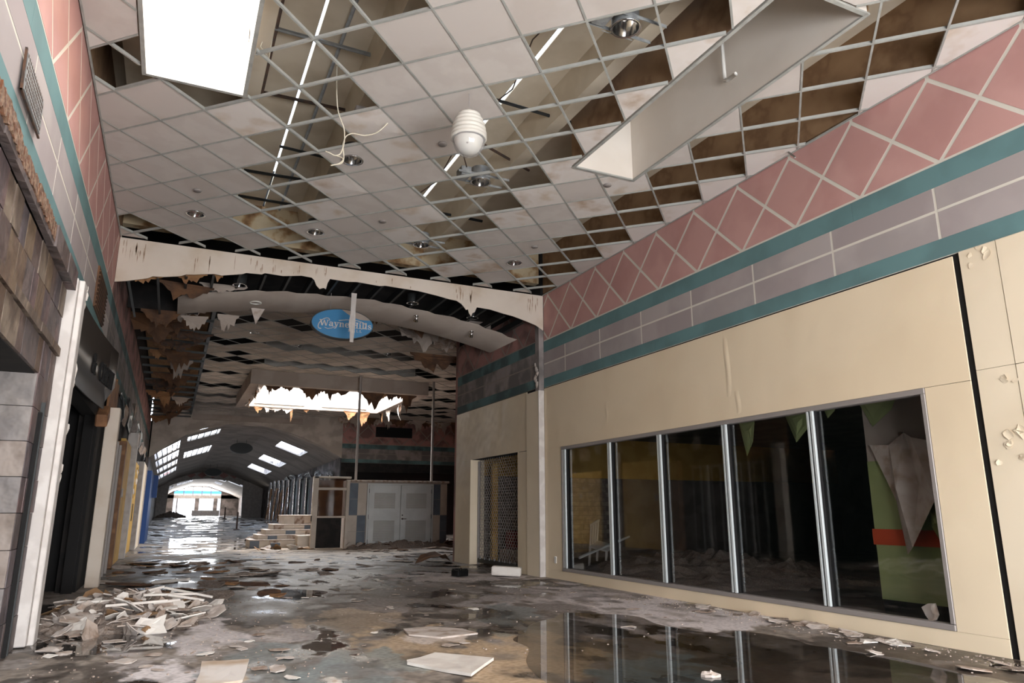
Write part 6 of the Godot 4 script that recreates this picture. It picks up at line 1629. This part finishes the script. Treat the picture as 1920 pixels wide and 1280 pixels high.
	single("ceiling_tile_fallen", "square stained tile with brown blotched edges flat on the grey floor", "ceiling tile", sheet(PackedVector2Array([Vector2(0.36, -6.66), Vector2(0.54, -6.64), Vector2(0.715, -6.6), Vector2(0.66, -6.2), Vector2(0.6, -5.84), Vector2(0.45, -5.8), Vector2(0.28, -5.82), Vector2(0.33, -6.2)]), 0.018, Vector2(0.0, 0.0), 0.008, 5, flat(0.002)), M.tile_stain)
	single("ceiling_tile_fallen", "half of a pale tile lying flat beyond the large fallen tile", "ceiling tile", sheet(PackedVector2Array([Vector2(2.3, -7.55), Vector2(2.62, -7.62), Vector2(2.85, -7.3), Vector2(2.9, -7.0), Vector2(2.5, -6.95), Vector2(2.25, -7.2)]), 0.016, Vector2(0.05, 0.0), 0.008, 6, flat(0.002)), M.plaster)
	single("board_slab", "thick white slab of board lying at the foot of the grille jamb", "debris", cbox(Vector3(0, 0.09, 0), Vector3(0.55, 0.16, 0.35), 0.02), M.plaster_white, Transform3D(Basis.IDENTITY.rotated(Vector3(0, 1, 0), -0.5).rotated(Vector3(0, 0, 1), -0.06), Vector3(5.85, 0.01, -12.75)))
	single("paper_tent", "folded brown sheet standing like a tent before the grille", "debris", sheet(ragged(0.95, 0.6, 11, 0.35), 0.006, Vector2(-1.1, -0.1), 0.08, 55, Transform3D(Basis(Vector3(1, 0, 0), Vector3(0, 0, 1), Vector3(0, 1, 0)), Vector3(0, 0.25, 0))), M.paper_dark, Transform3D(Basis.IDENTITY.rotated(Vector3(0, 1, 0), 0.3), Vector3(5.6, 0.0, -16.2)))
	var cr := thing("black_crate", "small black plastic crate with a toothed rim on the hall floor", "crate", Vector3(5.08, 0.0, -13.17))
	cr.rotation.y = 0.35
	mi("tray", cbox(Vector3(0, 0.06, 0), Vector3(0.26, 0.11, 0.2), 0.008), M.black_gloss, cr)
	for k in 5:
		for j in 2:
			mi("rim_tooth", cbox(Vector3(-0.1 + 0.05 * k, 0.125, -0.08 + 0.16 * j), Vector3(0.03, 0.03, 0.03), 0.004), M.black_gloss, cr)
	single("broken_edge_piece", "small broken board piece leaning inside the corner of the last window pane", "debris", sheet(ragged(0.2, 0.18, 7, 0.35), 0.02, Vector2(0.2, 0.2), 0.03, 77), M.plaster, Transform3D(Basis(Vector3(0, 0, 1), Vector3(0, 1, 0), Vector3(-1, 0, 0)), Vector3(XR + 0.075, 0.28, -4.75)))
	single("floating_chunk", "crumbled chunk of board lying in the wide puddle", "debris", shards[3], M.plaster, Transform3D(Basis.IDENTITY.scaled(Vector3(0.22, 0.5, 0.12)), Vector3(3.76, 0.006, -4.58)))
	single("fallen_batten", "long white batten lying among the litter by the left shopfronts", "debris", cbox(Vector3(0, 0.03, 0), Vector3(0.7, 0.04, 0.06), 0.005), M.plaster_white, Transform3D(Basis.IDENTITY.rotated(Vector3(0, 1, 0), -0.7).rotated(Vector3(0, 0, 1), 0.12), Vector3(0.15, 0.06, -13.4)))
	# fine crumbs that nobody could count
	var mm := MultiMesh.new()
	mm.transform_format = MultiMesh.TRANSFORM_3D
	var chip := S()
	box(chip, Vector3(0, 0.3, 0), Vector3(1, 0.6, 0.8))
	mm.mesh = fin(chip)
	mm.instance_count = 1500
	for k in 1500:
		var x := 0.0; var z := 0.0
		var zone := rng.randf()
		if zone < 0.35:
			x = rng.randf_range(-0.95, 1.2); z = rng.randf_range(-11.5, -5.2)
		elif zone < 0.6:
			x = 6.4 - absf(rng.randfn(0, 0.3)); z = rng.randf_range(-9.0, -3.3)
		else:
			x = rng.randf_range(-0.9, 6.3); z = rng.randf_range(-16.5, -5.5)
		var s := rng.randf_range(0.004, 0.016)
		mm.set_instance_transform(k, Transform3D(Basis.IDENTITY.rotated(Vector3(0, 1, 0), rng.randf() * TAU).scaled(Vector3.ONE * s), Vector3(x, -0.001, z)))
	var mmi := MultiMeshInstance3D.new()
	mmi.multimesh = mm
	mmi.material_override = M.plaster_b
	put(mmi, "plaster_crumbs", self)
	tag(mmi, "fine plaster crumbs strewn over the hall floor", "crumbs")
	mmi.set_meta("kind", "stuff")
